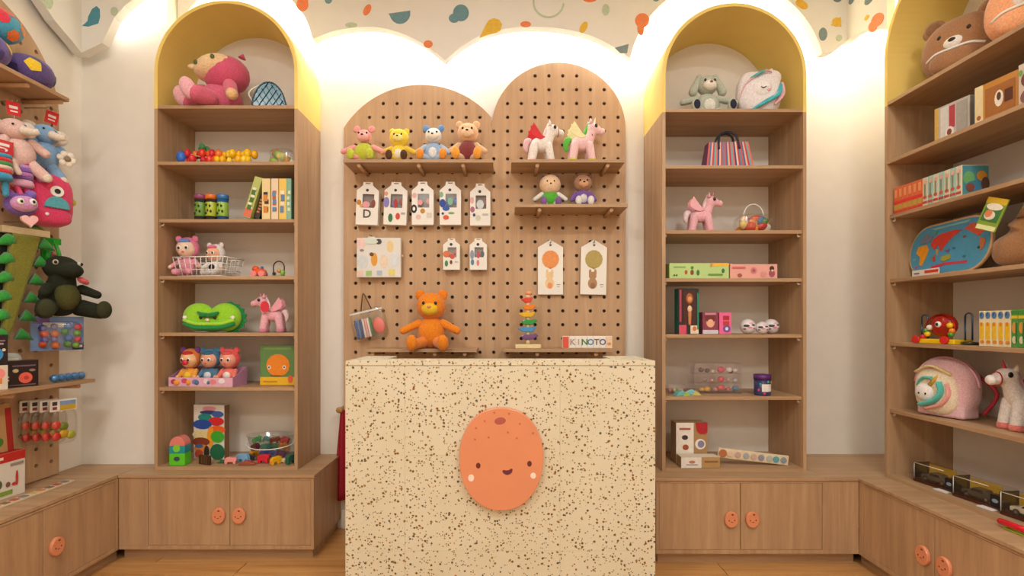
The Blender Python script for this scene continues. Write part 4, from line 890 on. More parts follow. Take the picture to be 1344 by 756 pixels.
# square activity board
d = 2.93; t = thing('activity_board', 'square pastel activity board with animal prints hanging on the pegboard', 'toy', (xat(497, d), d, zat(364, d)), 0)
w_, h_ = 58*d/F, 52*d/F
obj('board', MB('#e6e4de', 'gloss').bb(-w_/2, w_/2, 0, .04, 0, h_), t, bevel=.003)
a = MB('#ffffff')
for i, q in enumerate([('e', -.1, .45, .15, .34, '#e5a43a'), ('e', -.16, .58, .1, .1, '#6a4a3a'), ('e', .26, .78, .16, .3, '#efd49a'), ('e', .0, .9, .14, .14, '#4a4844'), ('e', -.4, .85, .2, .3, '#f1d3cc'), ('e', -.36, .4, .24, .34, '#d8dee0'), ('e', .12, .4, .18, .34, '#efdcc4'), ('e', .36, .45, .2, .36, '#dfe6ea'), ('r', -.22, .1, .13, .13, '#a9cf82'), ('r', .02, .11, .12, .12, '#b9c9d4'), ('r', .3, .13, .14, .15, '#eede7a'), ('r', -.42, .1, .14, .12, '#f0cdb8'), ('e', -.38, .68, .1, .06, '#8a8a8a'), ('e', -.16, .9, .3, .12, '#dbe6d8')]):
    a.m(q[5]); (a.dot(q[1]*w_, q[2]*h_, q[3]*w_/2, q[4]*h_/2, -.0002*i) if q[0] == 'e' else a.rect(q[1]*w_, q[2]*h_, q[3]*w_, q[4]*h_, -.0002*i))
obj('printed_artwork', a, t)
obj('side_knob', MB('#f0c0b0', 'gloss').ell((w_/2+.004, .02, h_*.55), .008), t); obj('hang_tab', MB('#e4ddd0').bb(-.07, -.03, .03, .034, h_-.01, h_+.012), t); hook(488, 310)
# two long hang tags with balloon prints
for px0, px1, bc, an, nm in ((706, 739, '#ef9a56', ('#f2cf9a', '#ef9a6a'), 'orange'), (761.5, 795.5, '#b9a45c', ('#b58a62', '#9a7350'), 'olive')):
    d = 2.955; w_ = (px1-px0)*d/F; h_ = 72*d/F; t = thing('hanging_pack', 'long white hang pack with an %s balloon print' % nm, 'box', (xat((px0+px1)/2, d), d, zat(386.5, d)), 0, 'balloon packs on the pegboard', ry=0 if nm == 'orange' else .02)
    hs = w_/2; ol = [(-hs, 0), (hs, 0), (hs, h_*.86), (0, h_), (-hs, h_*.86)]
    obj('card', MB('#f4f0e6', 'gloss').curve([ol, ring(0, h_*.945, .004, 8)], 0, .018), t, bevel=.001)
    obj('balloon_print', MB(bc).dot(0, h_*.64, w_*.34, w_*.36, -.0001).prism([(-.008, h_*.64-w_*.38), (.008, h_*.64-w_*.38), (0, h_*.64-w_*.3)], -.0009, -.0001), t)
    a = MB(an[0]); a.dot(-.005 if nm[0] == 'o' else -.01, h_*.2, w_*.18, h_*.1, -.0002).dot(-.005, h_*.34, w_*.15, h_*.075, -.0003)
    for sx in (-1, 1): a.dot(-.005+sx*w_*.1, h_*(.4 if nm[0] == 'o' else .405), w_*.05, h_*(.06 if nm[0] == 'o' else .02), -.0002)
    a.m(an[1]).dot(-.003, h_*.16, w_*.1, h_*.055, -.0006); a.m('#8a8580').rect(w_*.32, h_*.18, w_*.14, .004, -.0002).rect(w_*.32, h_*.14, w_*.1, .003, -.0002)
    obj('printed_artwork', a, t); obj('round_logo', MB('#6a645c').dot(0, h_*.9, .007, .007, -.0002), t); hook((px0+px1)/2, 318)
# clear zip pouch on a brown cord
d = 2.92; t = thing('zip_pouch', 'clear zip pouch of coloured pens hanging by a brown cord', 'bag', (xat(489, d), d, zat(447, d)), 0, ry=math.radians(-13))
obj('pouch', MB('#eef2f0', 'clear').ell((0, .01, .095), (.1, .03, .095), e1=.35, e2=.4, seg=24, rings=14), t)
for i, c in enumerate(('#3f62a0', '#5a7fb0', '#37558a', '#e9d8d2', '#e9a9a4', '#f1eae0', '#3f7a4a')):
    obj('pen', MB(c, 'gloss').cap((-.078+.0145*i, .008, .03), (-.076+.0145*i, .008, .13), .0066), t)
obj('pink_tray', MB('#ee6f66', 'gloss').ell((.055, .006, .078), (.034, .012, .046)), t, label='round coral pink toy in the pouch'); obj('zip', MB('#e4e2da', 'gloss').bb(-.095, .095, -.002, .006, .168, .178), t)
obj('cord', MB('#6a4a30').tube([(-.035, .01, .165), (-.005, .03, .275), (.0, .03, .282), (.005, .03, .275), (.035, .01, .165)], .0035, 7), t); hook(481, 389)
# orange plush on the low shelf
t = sitting_plush('soft_toy', 'big plain orange plush bear sitting with its feet over the low peg shelf', at(566, 2.865, S4[3]), .335, '#f08a14', muzzle='#f2c21e', arm_out=1.05, splay=.6, hw=.235, wide=1.0, ears='round', nose='#e98a80', ear='#ef8412')
for o in t.children:
    if o.name.startswith('leg'):
        o.location = (0, -.012, .005); o.rotation_euler = (.13, 0, 0)
# rainbow stacker
t = thing('rainbow_stacker', 'rainbow wooden balancing stacker on a pale base', 'toy', at(693, 2.86, S5[3]), 0)
obj('base', MB('#ecd9a8').bb(-.072, .072, -.035, .035, 0, .022), t, bevel=.003)
zz = .022
obj('stem', MB('#e4cf9c').cyl((0, 0, .022), (0, 0, .05), .012), t); zz = .05
for i, (c, w2) in enumerate((('#7a4f86', .052), ('#4f94cc', .05), ('#2f9a45', .048), ('#e9b61e', .044), ('#f2861e', .038), ('#e0402a', .03))):
    h2 = .037; s1 = (-1)**i
    obj('pebble_block', MB(c, 'gloss').prism([(-w2+.012*s1, .018), (-w2*.55, .0), (w2*.5, 0), (w2+.006*s1, .02), (w2*.9, .034), (w2*.3, .026), (-w2*.4, .03)], -.02, .02).t(), t, bevel=.004).location = (0, 0, zz)
    obj('spacer', MB('#e9d3a0').cyl((0, 0, zz+.026), (0, 0, zz+.0415), .013), t); zz += .0415
obj('top_piece', MB('#f0a07a', 'gloss').ell((.004, 0, zz+.012), (.02, .016, .014)), t)
# letter blocks
d = 2.82; t = thing('letter_blocks', 'row of letter tiles spelling KINOTO on the low right peg shelf', 'toy', at(770.5, d, S5[3]), 0)
W = 65*d/F; h_ = .07
obj('tray', MB('#efe6d8', 'gloss').bb(-W/2, W/2, -.012, .014, 0, h_), t, bevel=.0015)
obj('red_tile', MB('#ec5a48', 'gloss').bb(-W/2+.002, -W/2+.034, -.016, -.012, .004, h_-.004), t, bevel=.001)
for i, (ch, c) in enumerate(zip('KINOTO', ('#b09a8a', '#e0a0a0', '#4a7f3a', '#3f86b8', '#8a5a3a', '#5a5a86'))):
    x = -W/2+.055+.0335*i
    q = obj('letter_tile', MB('#f4efe6', 'gloss').bb(x-.0155, x+.0155, -.016, -.012, .004, h_-.004), t, bevel=.001)
    obj('letter', MB(c).text(ch, x, h_*.5, .046, -.0161), q)
obj('end_tile', MB('#f1d3b4', 'gloss').bb(W/2-.034, W/2-.002, -.016, -.012, .004, h_-.004).m('#e09a60').dot(W/2-.018, .026, .011, .008, -.0161), t)
tk = MB('#d9b49a')
for i in range(26): tk.bb(-W/2+.003+i*(W-.006)/26, -W/2+.006+i*(W-.006)/26, -.0125, .012, h_, h_+.0015)
tag(obj('ruler_ticks', tk, t), kind='stuff')
# red cloth hung on the back wall behind the counter
t = thing('hanging_cloth', 'red cloth hanging from a wooden wall knob behind the counter', 'cloth', (xat(459, 2.99), 3.0, zat(655, 2.99)), 0)
x0 = xat(450, 2.99)-xat(457, 2.99)
obj('wall_knob', MB('#b98a4e').cyl((-.045, .02, .535), (-.045, -.06, .535), .012).ell((-.045, -.06, .535), (.02, .014, .018)), t)
cl_ = MB('#a3182a'); N_ = 14; rows = []
vs = []; 
for j in range(12):
    v = j/11; z2 = .53*(1-v); wd = .02+.06*v
    for i in range(N_): vs.append((-.03+(-wd*.9+2*wd*i/(N_-1))+.008*v, -.03+.012*math.sin(i*1.3)*(.4+.6*v), z2))
cl_.add(vs, [(j*N_+i, j*N_+i+1, (j+1)*N_+i+1, (j+1)*N_+i) for j in range(11) for i in range(N_-1)], True)
c_ = obj('cloth', cl_, t); sm_ = c_.modifiers.new('solid', 'SOLIDIFY'); sm_.thickness = .003

# ------------------------------------------------------------ right arched bookcase
sitting_plush('plush_bunny', 'grey-green long-eared plush bunny with dark soles on the top right shelf', at(928, 2.80, RZ[0]), .262, '#b9bfae', muzzle='#efe8da', belly='#e9e6dc', ears='long', sole='#2b2e40', arm_out=1.15, splay=.95, hw=.2, wide=1.15, nose='#8a5a4a')
t = thing('unicorn_cushion', 'white plush unicorn-head cushion with teal and pink mane on the top right shelf', 'cushion', at(995, 2.79, RZ[0]), -.1); t.scale = (1.06,)*3
obj('pillow', MB('#f3ebec', 'plush').ell((0, 0, .122), (.112, .06, .118), e1=.75, e2=.8, seg=28, rings=16).ell((-.045, 0, .2), (.05, .045, .04)).ell((.06, 0, .205), (.055, .045, .04)), t, remesh=.008)
for pts, c, r in (([(.02, -.058, .225), (-.02, -.064, .205), (-.06, -.058, .185)], '#5fc0c8', .016), ([(.095, -.04, .16), (.075, -.056, .1), (.02, -.064, .065), (-.05, -.058, .025)], '#3fb6c0', .02), ([(.085, -.052, .12), (.04, -.064, .075), (-.02, -.064, .045)], '#8fd6da', .012), ([(.108, -.03, .17), (.1, -.045, .1), (.06, -.055, .05)], '#f3b8c4', .013), ([(.05, -.05, .215), (-.0, -.062, .215), (-.075, -.048, .165), (-.1, -.03, .1)], '#f2c3cc', .012)):
    sp_ = spline(pts, 5); obj('mane_lock', MB(c, 'plush').tube(sp_, [r*(.25+.75*math.sin(PI*(i+.6)/(len(sp_)+.2))) for i in range(len(sp_))], 8, flat=.45), t)
obj('face', MB('#f6f0ee', 'plush').ell((0, -.05, .135), (.05, .02, .045)), t)
obj('eye', MB(BLK).tube(spline([(-.012, -.071, .135), (0, -.073, .128), (.014, -.071, .135)], 4), .0022, 6), t); obj('cheek', MB('#f2a8b0').ell((.028, -.066, .12), (.01, .004, .007)), t); obj('ear', MB('#f3ebec', 'plush').tube([(.05, -.02, .225), (.062, -.02, .245)], [.02, .004]), t)
# striped tote
t = thing('striped_bag', 'red and blue striped tote bag with dark handles on the second right shelf', 'bag', at(953, 2.80, RZ[1]), -.06)
bw0, bw1, hb, dd0, dd1 = .128, .105, .16, .06, .035
cols = ['#d85a50', '#3f6fa0', '#e9b4a0', '#c93a4a', '#5fb0b0', '#e8746a', '#2f4f86', '#f0cdb4', '#c2404e', '#4f94b0']
n = 26
for i in range(n):
    m_ = MB(cols[i % 10], 'gloss'); a, b = i/n, (i+1)/n
    x0, x1, u0, u1 = -bw0+2*bw0*a, -bw0+2*bw0*b, -bw1+2*bw1*a, -bw1+2*bw1*b
    m_.add([(x0, -dd0, 0), (x1, -dd0, 0), (x1, dd0, 0), (x0, dd0, 0), (u0, -dd1, hb), (u1, -dd1, hb), (u1, dd1, hb), (u0, dd1, hb)], [(0, 1, 5, 4), (1, 2, 6, 5), (2, 3, 7, 6), (3, 0, 4, 7), (0, 3, 2, 1), (4, 5, 6, 7)])
    obj('stripe', m_, t)
m_ = MB('#c0394a', 'gloss')
for sx in (-1, 1):
    e = MB('#7a4a6a', 'gloss'); e.add([(sx*bw0, -dd0, 0), (sx*bw0, dd0, 0), (sx*bw1, dd1, hb), (sx*bw1, -dd1, hb), (sx*(bw0+.014), 0, 0), (sx*(bw1+.01), 0, hb*.96)], [(0, 4, 5, 3), (4, 1, 2, 5), (3, 5, 2), (0, 1, 4)]); obj('gusset', e, t)
for y in (-dd1, dd1):
    obj('handle', MB('#2b2f40').tube(spline([(-.055, y*1.3, hb*.75), (-.052, y, hb), (-.04, y*.6, hb+.045), (0, y*.4, hb+.062), (.04, y*.6, hb+.045), (.052, y, hb), (.055, y*1.3, hb*.75)], 4), .006, 8), t)
pony('winged_pony', 'pink winged plush pony facing right on the third right shelf', at(920, 2.80, RZ[2]), .238, '#f4b9c2', '#f6dcdc', '#e99aa6', '#edb0b8', '#d88a98', -.1, 'winged plush ponies')
clear_pouch('clear_pouch', 'clear handled carry bag of bright toys on the third right shelf', at(989, 2.80, RZ[2]), .205, .11, .12, ['#ef9a1e', '#e04a2a', '#4f8a4a', '#f2c23a', '#7a6a9a', '#d8583a', '#e9e4d8', '#c94a2a', '#f0b42a', '#6a9a5a', '#f3d3b0', '#f0a02a', '#d84a4a', '#efd27a', '#e8893a', '#5a86b0'], handle='#f0ece4', seed=8, item='toy_piece')
carton('craft_kit', 'long light green craft box with plant prints on the fourth right shelf', at(913.5, 2.74, RZ[3]), (.318, .09, .082), '#b9d88a', 0, 'long craft boxes', [('r', .36, .9, .28, .2, '#efc04a'), ('e', -.22, .4, .05, .3, '#c0563a'), ('e', -.12, .4, .06, .34, '#8a4a34'), ('e', -.02, .38, .05, .36, '#3f7a3f'), ('e', -.12, .7, .05, .2, '#4f8a3f'), ('e', .4, .5, .05, .3, '#3f7a3a'), ('r', -.33, .75, .2, .08, '#8fae6a'), ('r', .27, .25, .24, .12, '#6f9a4f'), ('e', -.42, .22, .03, .1, '#4a5a3a'), ('e', -.38, .22, .03, .1, '#4a5a3a'), ('e', .2, .85, .04, .2, '#e98a3a')])
carton('craft_kit', 'long pink craft box beside the green one on the fourth right shelf', at(984, 2.74, RZ[3]), (.252, .09, .077), '#ecada0', 0, 'long craft boxes', [('e', .0, .55, .14, .5, '#d88a8a'), ('e', .0, .55, .07, .26, '#b85a6a'), ('e', .38, .7, .1, .34, '#4a2c2a'), ('e', .38, .35, .13, .5, '#a8566a'), ('e', .39, .55, .05, .16, '#f0c8a8'), ('e', -.3, .22, .1, .26, '#a85a4a'), ('r', -.32, .75, .28, .14, '#d86a6a'), ('e', .2, .3, .14, .4, '#e09a92')])
# fifth shelf
t = carton('doll_box', 'tall black and red window box with a fashion doll on the fifth right shelf', at(901, 2.74, RZ[4]), (.108, .07, .245), '#1d2a28', 0, None, [('r', -.3, .1, .36, .2, '#d9506a'), ('r', .28, .1, .4, .18, '#e9d9c0'), ('e', .28, .12, .2, .1, '#d8703a'), ('r', -.42, .62, .1, .7, '#b83a5a'), ('r', .45, .5, .08, .8, '#1f8a6a')], side='#1f6a5a')
obj('window', MB('#4a2018').bb(-.03, .036, -.0375, -.0358, .05, .235), t)
fd = obj('doll_figure', MB('#d08a5a').cap((.003, -.04, .055), (.003, -.04, .115), .007, .01).m('#e9c9a0').ell((.003, -.041, .135), (.013, .006, .018)).m('#d99a6a').ell((.003, -.041, .185), (.014, .008, .018)), t); obj('hair', MB('#a8602a').ell((.003, -.037, .19), (.02, .008, .03)), fd)
carton('toy_box', 'small dark pink box with a doll face print on the fifth right shelf', at(929.5, 2.74, RZ[4]), (.084, .06, .118), '#8a3a50', 0, 'small doll boxes', [('e', 0, .55, .56, .5, '#e9a888'), ('e', 0, .72, .7, .4, '#7a2c2a'), ('e', 0, .5, .42, .36, '#efb894'), ('r', 0, .1, 1, .18, '#d9d0d8'), ('r', 0, .92, .7, .1, '#c98aa0')])
carton('toy_box', 'small bright pink box with red panels on the fifth right shelf', at(949, 2.74, RZ[4]), (.066, .06, .116), '#ef6aa0', 0, 'small doll boxes', [('r', .05, .75, .5, .2, '#b8282e'), ('r', .05, .5, .5, .2, '#c9383a'), ('e', .1, .25, .6, .34, '#6a5aa8'), ('e', .1, .25, .25, .16, '#efe4ee')])
for px, d, r, nm in ((981.5, 2.75, .041, 'leftmost'), (1000.5, 2.73, .034, 'smaller middle'), (1012, 2.785, .041, 'rightmost')):
    t = thing('surprise_ball', 'glossy %s white ball with dark and pink marks on the fifth right shelf' % nm, 'ball', at(px, d, RZ[4]), random.random()*.6-.3, 'three surprise balls')
    obj('shell', MB('#e6dede', 'gloss').ell((0, 0, r), r, seg=24, rings=16), t)
    for i, (a, e, c, q) in enumerate(((-.5, .1, '#3c3440', .38), (-.1, -.15, '#d88aa0', .3), (.45, .2, '#4a4450', .3), (.1, .45, '#e6b4c4', .3), (.6, -.3, '#c9607e', .26), (-.75, -.35, '#5a4a5a', .24))):
        n_ = Vector((math.sin(a)*math.cos(e), -math.cos(a)*math.cos(e), math.sin(e)))
        mm = MB(c, 'gloss'); mm.ell(n_*r*.93+Vector((0, 0, r)), (r*q, r*.09, r*q*.5), rot=(-e, 0, a)); obj('mark', mm, t)
# sixth shelf
t = thing('clear_case', 'clear plastic case of pink and black small toys on the sixth right shelf', 'box', at(938, 2.82, RZ[5]), 0)
cw, chh, cdd = .26, .165, .09
m_ = MB('#f0dfe2', 'clear'); m_.bb(-cw/2, cw/2, -cdd/2, -cdd/2+.002, 0, chh).bb(-cw/2, cw/2, cdd/2-.002, cdd/2, 0, chh).bb(-cw/2, -cw/2+.002, -cdd/2+.002, cdd/2-.002, 0, chh).bb(cw/2-.002, cw/2, -cdd/2+.002, cdd/2-.002, 0, chh).bb(-cw/2, cw/2, -cdd/2, cdd/2, chh, chh+.002)
obj('clear_shell', m_, t)
for i, zz in enumerate((.003, .055, .108)): obj('divider', MB('#cdb8b4', 'clear').bb(-cw/2+.004, cw/2-.004, -cdd/2+.004, cdd/2-.004, zz, zz+.002), t)
for x, zz, c, r in ((-.08, .128, '#5a3a34', .016), (-.045, .125, '#4a302c', .015), (-.015, .12, '#cfd0a8', .014), (.03, .13, '#e23a6a', .022), (.03, .076, '#ee3f5a', .02), (.03, .03, '#f0505a', .022), (.075, .128, '#f0ece8', .018), (.085, .118, '#2c2a2a', .013), (.11, .125, '#e4d8d0', .016), (-.06, .072, '#a88a7a', .014), (-.02, .07, '#e0a08a', .013), (.07, .072, '#c8a49a', .013), (-.045, .022, '#efb81e', .018), (-.075, .02, '#efb81e', .015), (.11, .025, '#3f8ab0', .019), (.11, .07, '#c9ccc8', .014), (0, .02, '#d98a7a', .013), (.07, .022, '#e66a6a', .014)):
    obj('toy_piece', MB(c, 'gloss').ell((x, -.01, zz), (r, r*.8, r*.8), seg=12, rings=8), t)
for px, d, c1, c2, rz_, nm in ((894.5, 2.705, '#6fb8b0', '#a9bf5a', .2, 'left'), (909, 2.745, '#7fc4c8', '#d6c86a', -.35, 'right')):
    t = thing('wedge_toy', 'small teal and yellow-green wedge toy, %s of its pair' % nm, 'toy', at(px, d, RZ[5]), rz_, 'wedge toys')
    obj('body', MB(c1, 'gloss').prism([(-.042, 0), (.042, 0), (.03, .012), (-.005, .03), (-.03, .018)], -.022, .022), t, bevel=.003); obj('stripe', MB(c2, 'gloss').prism([(.0, -.0), (.043, 0), (.032, .0125), (.012, .022)], -.0228, .0228), t)
t = thing('glitter_jar', 'purple-lidded jar with a white label on the sixth right shelf', 'jar', at(1000.5, 2.73, RZ[5]), 0)
obj('jar', MB('#3a3f6a', 'gloss').lathe([(0, 0), (.04, 0), (.042, .006), (.042, .085), (0, .085)]), t); obj('lid', MB('#5a2a72', 'gloss').lathe([(0, .085), (.044, .085), (.044, .112), (0, .113)]), t)
mm = MB('#efe9e4'); pts = [(.0425*math.sin(a), -.0425*math.cos(a)) for a in [-.5+1.4*i/10 for i in range(11)]]
mm.add([(x, y, .022) for x, y in pts]+[(x, y, .062) for x, y in pts], [(i, i+1, 12+i, 11+i) for i in range(10)], True); obj('label_sticker', mm, t)
for a, zz, c in ((-.9, .03, '#d84a7a'), (-.7, .06, '#3f9ab0'), (1.1, .07, '#e9b04a'), (-.2, .012, '#c93a6a'), (.3, .074, '#4fb0a0')): obj('glitter_spot', MB(c, 'gloss').ell((.041*math.sin(a), -.041*math.cos(a), zz), (.007, .004, .008), rot=(0, 0, a), seg=8, rings=6), t)
t = thing('clear_tray', 'low clear tray of pastel pieces at the left of the sixth right shelf', 'box', at(886, 2.80, RZ[5]), 0)
obj('clear_shell', MB('#e6e0da', 'clear').bb(-.05, .05, -.035, .035, 0, .05), t, bevel=.003)
for x, c in ((-.03, '#d89aa0'), (-.005, '#e6cfa0'), (.02, '#a9b890'), (.035, '#c98a90')): obj('toy_piece', MB(c, 'gloss').ell((x, 0, .017), (.012, .016, .014)), t)
# bottom compartment
t = carton('craft_box', 'white and brown gift box with a red corner, standing on the bottom right shelf', at(904, 2.79, zb_), (.17, .09, .222), '#b08a5c', .0, None, [('r', -.22, .5, .56, 1.0, '#efe9dd'), ('e', -.22, .64, .2, .12, '#3a2a34'), ('e', -.2, .4, .2, .14, '#a8502c'), ('r', -.22, .85, .36, .05, '#b0604a'), ('r', -.22, .16, .4, .03, '#9a948c'), ('e', .27, .48, .34, .26, '#f1ebe0'), ('e', .29, .48, .22, .18, '#8a86a0'), ('r', .0, .0, .0, .0, '#ffffff')], cat='box')
obj('red_corner', MB('#b8202c').prism([(.02, .2222), (.084, .2222), (.084, .175), (.07, .162), (.045, .162), (.028, .178)], -.0492, -.0452), t)
t = carton('flat_box', 'flat white and brown box lying in front on the bottom right shelf', at(916, 2.70, zb_), (.205, .075, .056), '#b8925f', .0, None, [('r', -.24, .5, .52, 1, '#efeadf'), ('e', -.22, .55, .16, .3, '#c98a6a'), ('r', -.22, .3, .3, .08, '#8a8680'), ('r', .27, .6, .34, .16, '#8a6a3f')], cat='box', top='#e2d6c0')
t = thing('planet_strip', 'long cream wooden strip with round coloured counters on the bottom right shelf', 'toy', at(987, 2.72, zb_), -.02, rx=-.0, ry=math.radians(6.5))
obj('strip', MB('#e4d2ae').bb(-.188, .188, -.006, .006, .02, .072), t, bevel=.003)
for i, (x, c) in enumerate(((-.165, '#b8714a'), (-.125, '#e0c6b0'), (-.085, '#cdaaa0'), (-.04, '#a9b0b4'), (.0, '#d0b4a0'), (.04, '#9a94a8'), (.085, '#b9c0b8'), (.12, '#5fa8b8'), (.16, '#8a9aa4'))):
    obj('counter', MB(c, 'gloss').disc((x, .046), .0165 if i else .021, .0165 if i else .021, -.012, -.006), t, bevel=.002)

# ------------------------------------------------------------ bookcase on the right side wall (things face -x)
RW = -PI/2
def rw(px, x, z): return (x, don(px, x), z+.0006)
def head_pack(label, loc, col, h, earcol, patch, rz):
    t = thing('animal_backpack', label, 'backpack', loc, rz, 'animal backpacks on the top shelf', rx=-.1)
    obj('body', MB(col, 'plush').ell((0, 0, h*.45), (h*.46, h*.26, h*.45), e1=.85, e2=.85, seg=28, rings=18), t)
    for sx in (-1, 1):
        e = obj('ear', MB(col, 'plush').ell((sx*h*.33, 0, h*.87), (h*.15, h*.07, h*.15)), t); obj('inner_ear', MB(earcol, 'plush').ell((sx*h*.33, -h*.05, h*.87), (h*.1, h*.04, h*.1)), e)
        obj('eye', MB(BLK).ell((sx*h*.17, -h*.235, h*.58), (h*.03, h*.02, h*.035), seg=10, rings=6), t)
    mz = obj('muzzle', MB(patch, 'plush').ell((0, -h*.235, h*.44), (h*.12, h*.06, h*.09)), t)
    obj('nose', MB('#2c2420', 'gloss').ell((0, -h*.29, h*.46), (h*.045, h*.02, h*.03)), mz)
    obj('pocket_zip', MB('#f3efe6', 'gloss').tube(spline([(-h*.34, -h*.17, h*.3), (-h*.2, -h*.245, h*.34), (0, -h*.265, h*.34), (h*.2, -h*.245, h*.34), (h*.34, -h*.17, h*.3)], 5), .006, 6), t)
    obj('strap', MB('#e9e2d4').tube(spline([(h*.25, h*.2, h*.85), (h*.32, h*.3, h*.5), (h*.28, h*.24, h*.1)], 5), .009, 7), t)
    obj('pocket', MB(col, 'plush').ell((0, -h*.16, h*.2), (h*.3, h*.13, h*.16), e1=.7, e2=.7), t)
head_pack('brown plush bear-head backpack on the top shelf of the right wall', (2.06, 2.30, WZs[0]+.001), '#a0714a', .31, '#8a5f3c', '#f1ebe2', RW+.5)
head_pack('peach plush animal-head backpack beside the bear one on the right wall', (2.06, 1.985, WZs[0]+.001), '#f0a877', .31, '#f6d2b4', '#f6efe6', RW+.5)
z = WZs[1]
carton('toy_carton', 'grey window carton with a red ribbon print, furthest left on the second right-wall shelf', (2.03, 2.265, z+.0006), (.155, .08, .165), '#c9c4bc', RW+.12, 'cartons on the second right-wall shelf', [('r', -.44, .5, .12, 1, '#d9b25a'), ('r', .02, .62, .16, .6, '#b83a44'), ('r', -.2, .5, .24, .9, '#dcd9d4'), ('r', .3, .5, .3, .86, '#a8a49e'), ('e', -.05, .22, .26, .3, '#eee6e0'), ('e', -.05, .22, .14, .18, '#8a4a44')], side='#8a8680')
carton('toy_carton', 'golden brown window carton on the second right-wall shelf', (2.03, 2.05, z+.0006), (.165, .1, .165), '#c98d3f', RW+.1, 'cartons on the second right-wall shelf', [('r', -.4, .5, .2, 1, '#ead9a8'), ('e', -.4, .2, .1, .12, '#a85a2c'), ('r', .1, .5, .68, .7, '#a8682c'), ('r', .1, .06, .75, .1, '#efe8da'), ('e', .08, .5, .2, .4, '#f1ead8'), ('e', .08, .55, .1, .2, '#5a3a22'), ('r', .3, .5, .18, .3, '#5a2c1c')], side='#e2c988')
carton('toy_carton', 'carton with brown doll print and red edge, nearest on the second right-wall shelf', (2.03, 1.905, z+.0006), (.1, .1, .172), '#e0cfc0', RW+.05, 'cartons on the second right-wall shelf', [('e', -.1, .62, .6, .36, '#7a4a3a'), ('e', -.1, .5, .3, .22, '#efc0a0'), ('e', -.12, .24, .6, .34, '#8a5a5a'), ('r', .42, .5, .16, 1, '#d94a4a'), ('e', -.4, .8, .14, .14, '#7fb85a')], side='#d8c0b0')
z = WZs[2]; y = 2.548
for i in range(13):
    w_ = .0292; c, nm = (('#e9764a', 'orange') if i < 6 else (('#dfd9c0', 'cream') if i % 2 == 0 else ('#a9d0c4', 'pale teal')))
    ordn = ['first', 'second', 'third', 'fourth', 'fifth', 'sixth', 'seventh', 'eighth', 'ninth', 'tenth', 'eleventh', 'twelfth', 'nearest'][i]
    art = ([('r', 0, .42, .98, .12, '#e23a34'), ('r', 0, .24, .9, .2, '#c9a24a'), ('r', 0, .06, .9, .08, '#d9412f'), ('r', 0, .75, .5, .3, '#f0a06a')] if i < 6 else [('r', 0, .55, .3, .6, '#8a9a80'), ('e', 0, .3, .7, .12, '#c9604a'), ('r', 0, .12, .9, .08, '#c04a3a'), ('e', .1, .82, .6, .14, '#e9b0a0')])
    carton('puzzle_box', '%s puzzle box from the far end, %s spine, on the third right-wall shelf' % (ordn, nm), (1.985+.028, y-w_/2, z+.0006), (w_-.001, .12, .132), c, RW, 'row of puzzle boxes on the third right-wall shelf', art, side='#4a8f9a' if i == 12 else None)
    y -= w_
a = MB('#2f6a86')
for i, (x_, zz, rx_, rz_, c) in enumerate(((.03, .075, .025, .03, '#6fae6a'), (.085, .085, .022, .022, '#c98a2c'), (.06, .04, .045, .025, '#3f7f9a'), (.1, .05, .018, .03, '#5a3a34'), (.035, .035, .018, .018, '#8a4a3a'))): a.m(c).dot(x_, zz, rx_, rz_, -.0012-.0002*i)
o = obj('printed_artwork', a, bpy.data.objects['puzzle_box.012']); o.location = (-.0146+.0292, -.06, 0); o.rotation_euler = (0, 0, PI/2)
# world map board
z = WZs[3]; L_, H_ = .455, .25
t = thing('map_board', 'rounded wooden world map puzzle board leaning on the fourth right-wall shelf', 'toy', (2.02, 2.335, z+.003), RW-.04, rx=-.12)
def stad(l, h, ins): r = .115-ins; q = []; return arc(l/2-.115, .115, r, -PI/2, 0, 8)+arc(l/2-.115, h-.115, r, 0, PI/2, 8)+arc(-l/2+.115, h-.115, r, PI/2, PI, 8)+arc(-l/2+.115, .115, r, PI, 3*PI/2, 8)
obj('board', MB('#d9b07f').prism(stad(L_, H_, 0), 0, .012), t, bevel=.002)
obj('sea_print', MB('#4fa0c8').prism(stad(L_, H_, .009), -.001, 0), t)
cont = {'africa': ('#f2a21a', [(-.17, .15), (-.12, .155), (-.105, .13), (-.115, .095), (-.135, .055), (-.15, .06), (-.152, .1), (-.178, .12)]), 'europe': ('#7a86a0', [(-.16, .165), (-.1, .165), (-.085, .19), (-.12, .21), (-.15, .195)]), 'asia': ('#d8402f', [(-.095, .15), (-.07, .125), (-.05, .145), (-.03, .11), (-.01, .135), (.02, .165), (.075, .195), (.03, .2), (-.04, .195), (-.08, .18)]), 'australia': ('#a9a83a', [(-.02, .085), (.025, .09), (.03, .07), (-.005, .06), (-.025, .07)]), 'north_america': ('#d8583f', [(.085, .195), (.12, .215), (.165, .205), (.19, .17), (.165, .15), (.14, .165), (.11, .185)]), 'peninsula': ('#e0a03a', [(-.06, .125), (-.045, .12), (-.05, .095)]), 'islands': ('#7a5a9a', [(-.01, .11), (.02, .115), (.015, .098)]), 'south_america': ('#c9783f', [(.17, .145), (.2, .13), (.195, .1), (.18, .085)]), 'greenland': ('#b8c4a0', [(.185, .2), (.2, .19), (.195, .175)]), 'scandinavia': ('#5f9a6a', [(-.09, .205), (-.06, .215), (-.07, .195)]), 'pole': ('#8fc0c4', [(-.1, .228), (.12, .232), (.1, .222), (-.08, .22)]), 'island': ('#c24a3a', [(-.075, .085), (-.062, .1), (-.055, .07), (-.066, .065)])}
for kx, (c, pl) in cont.items(): obj('continent_piece', MB(c).prism(pl, -.004, -.001), t)
obj('title_banner', MB('#d8344a').prism([(-.08, .045), (.0, .055), (.12, .05), (.12, .04), (.0, .043), (-.08, .03)], -.0022, -.001), t)
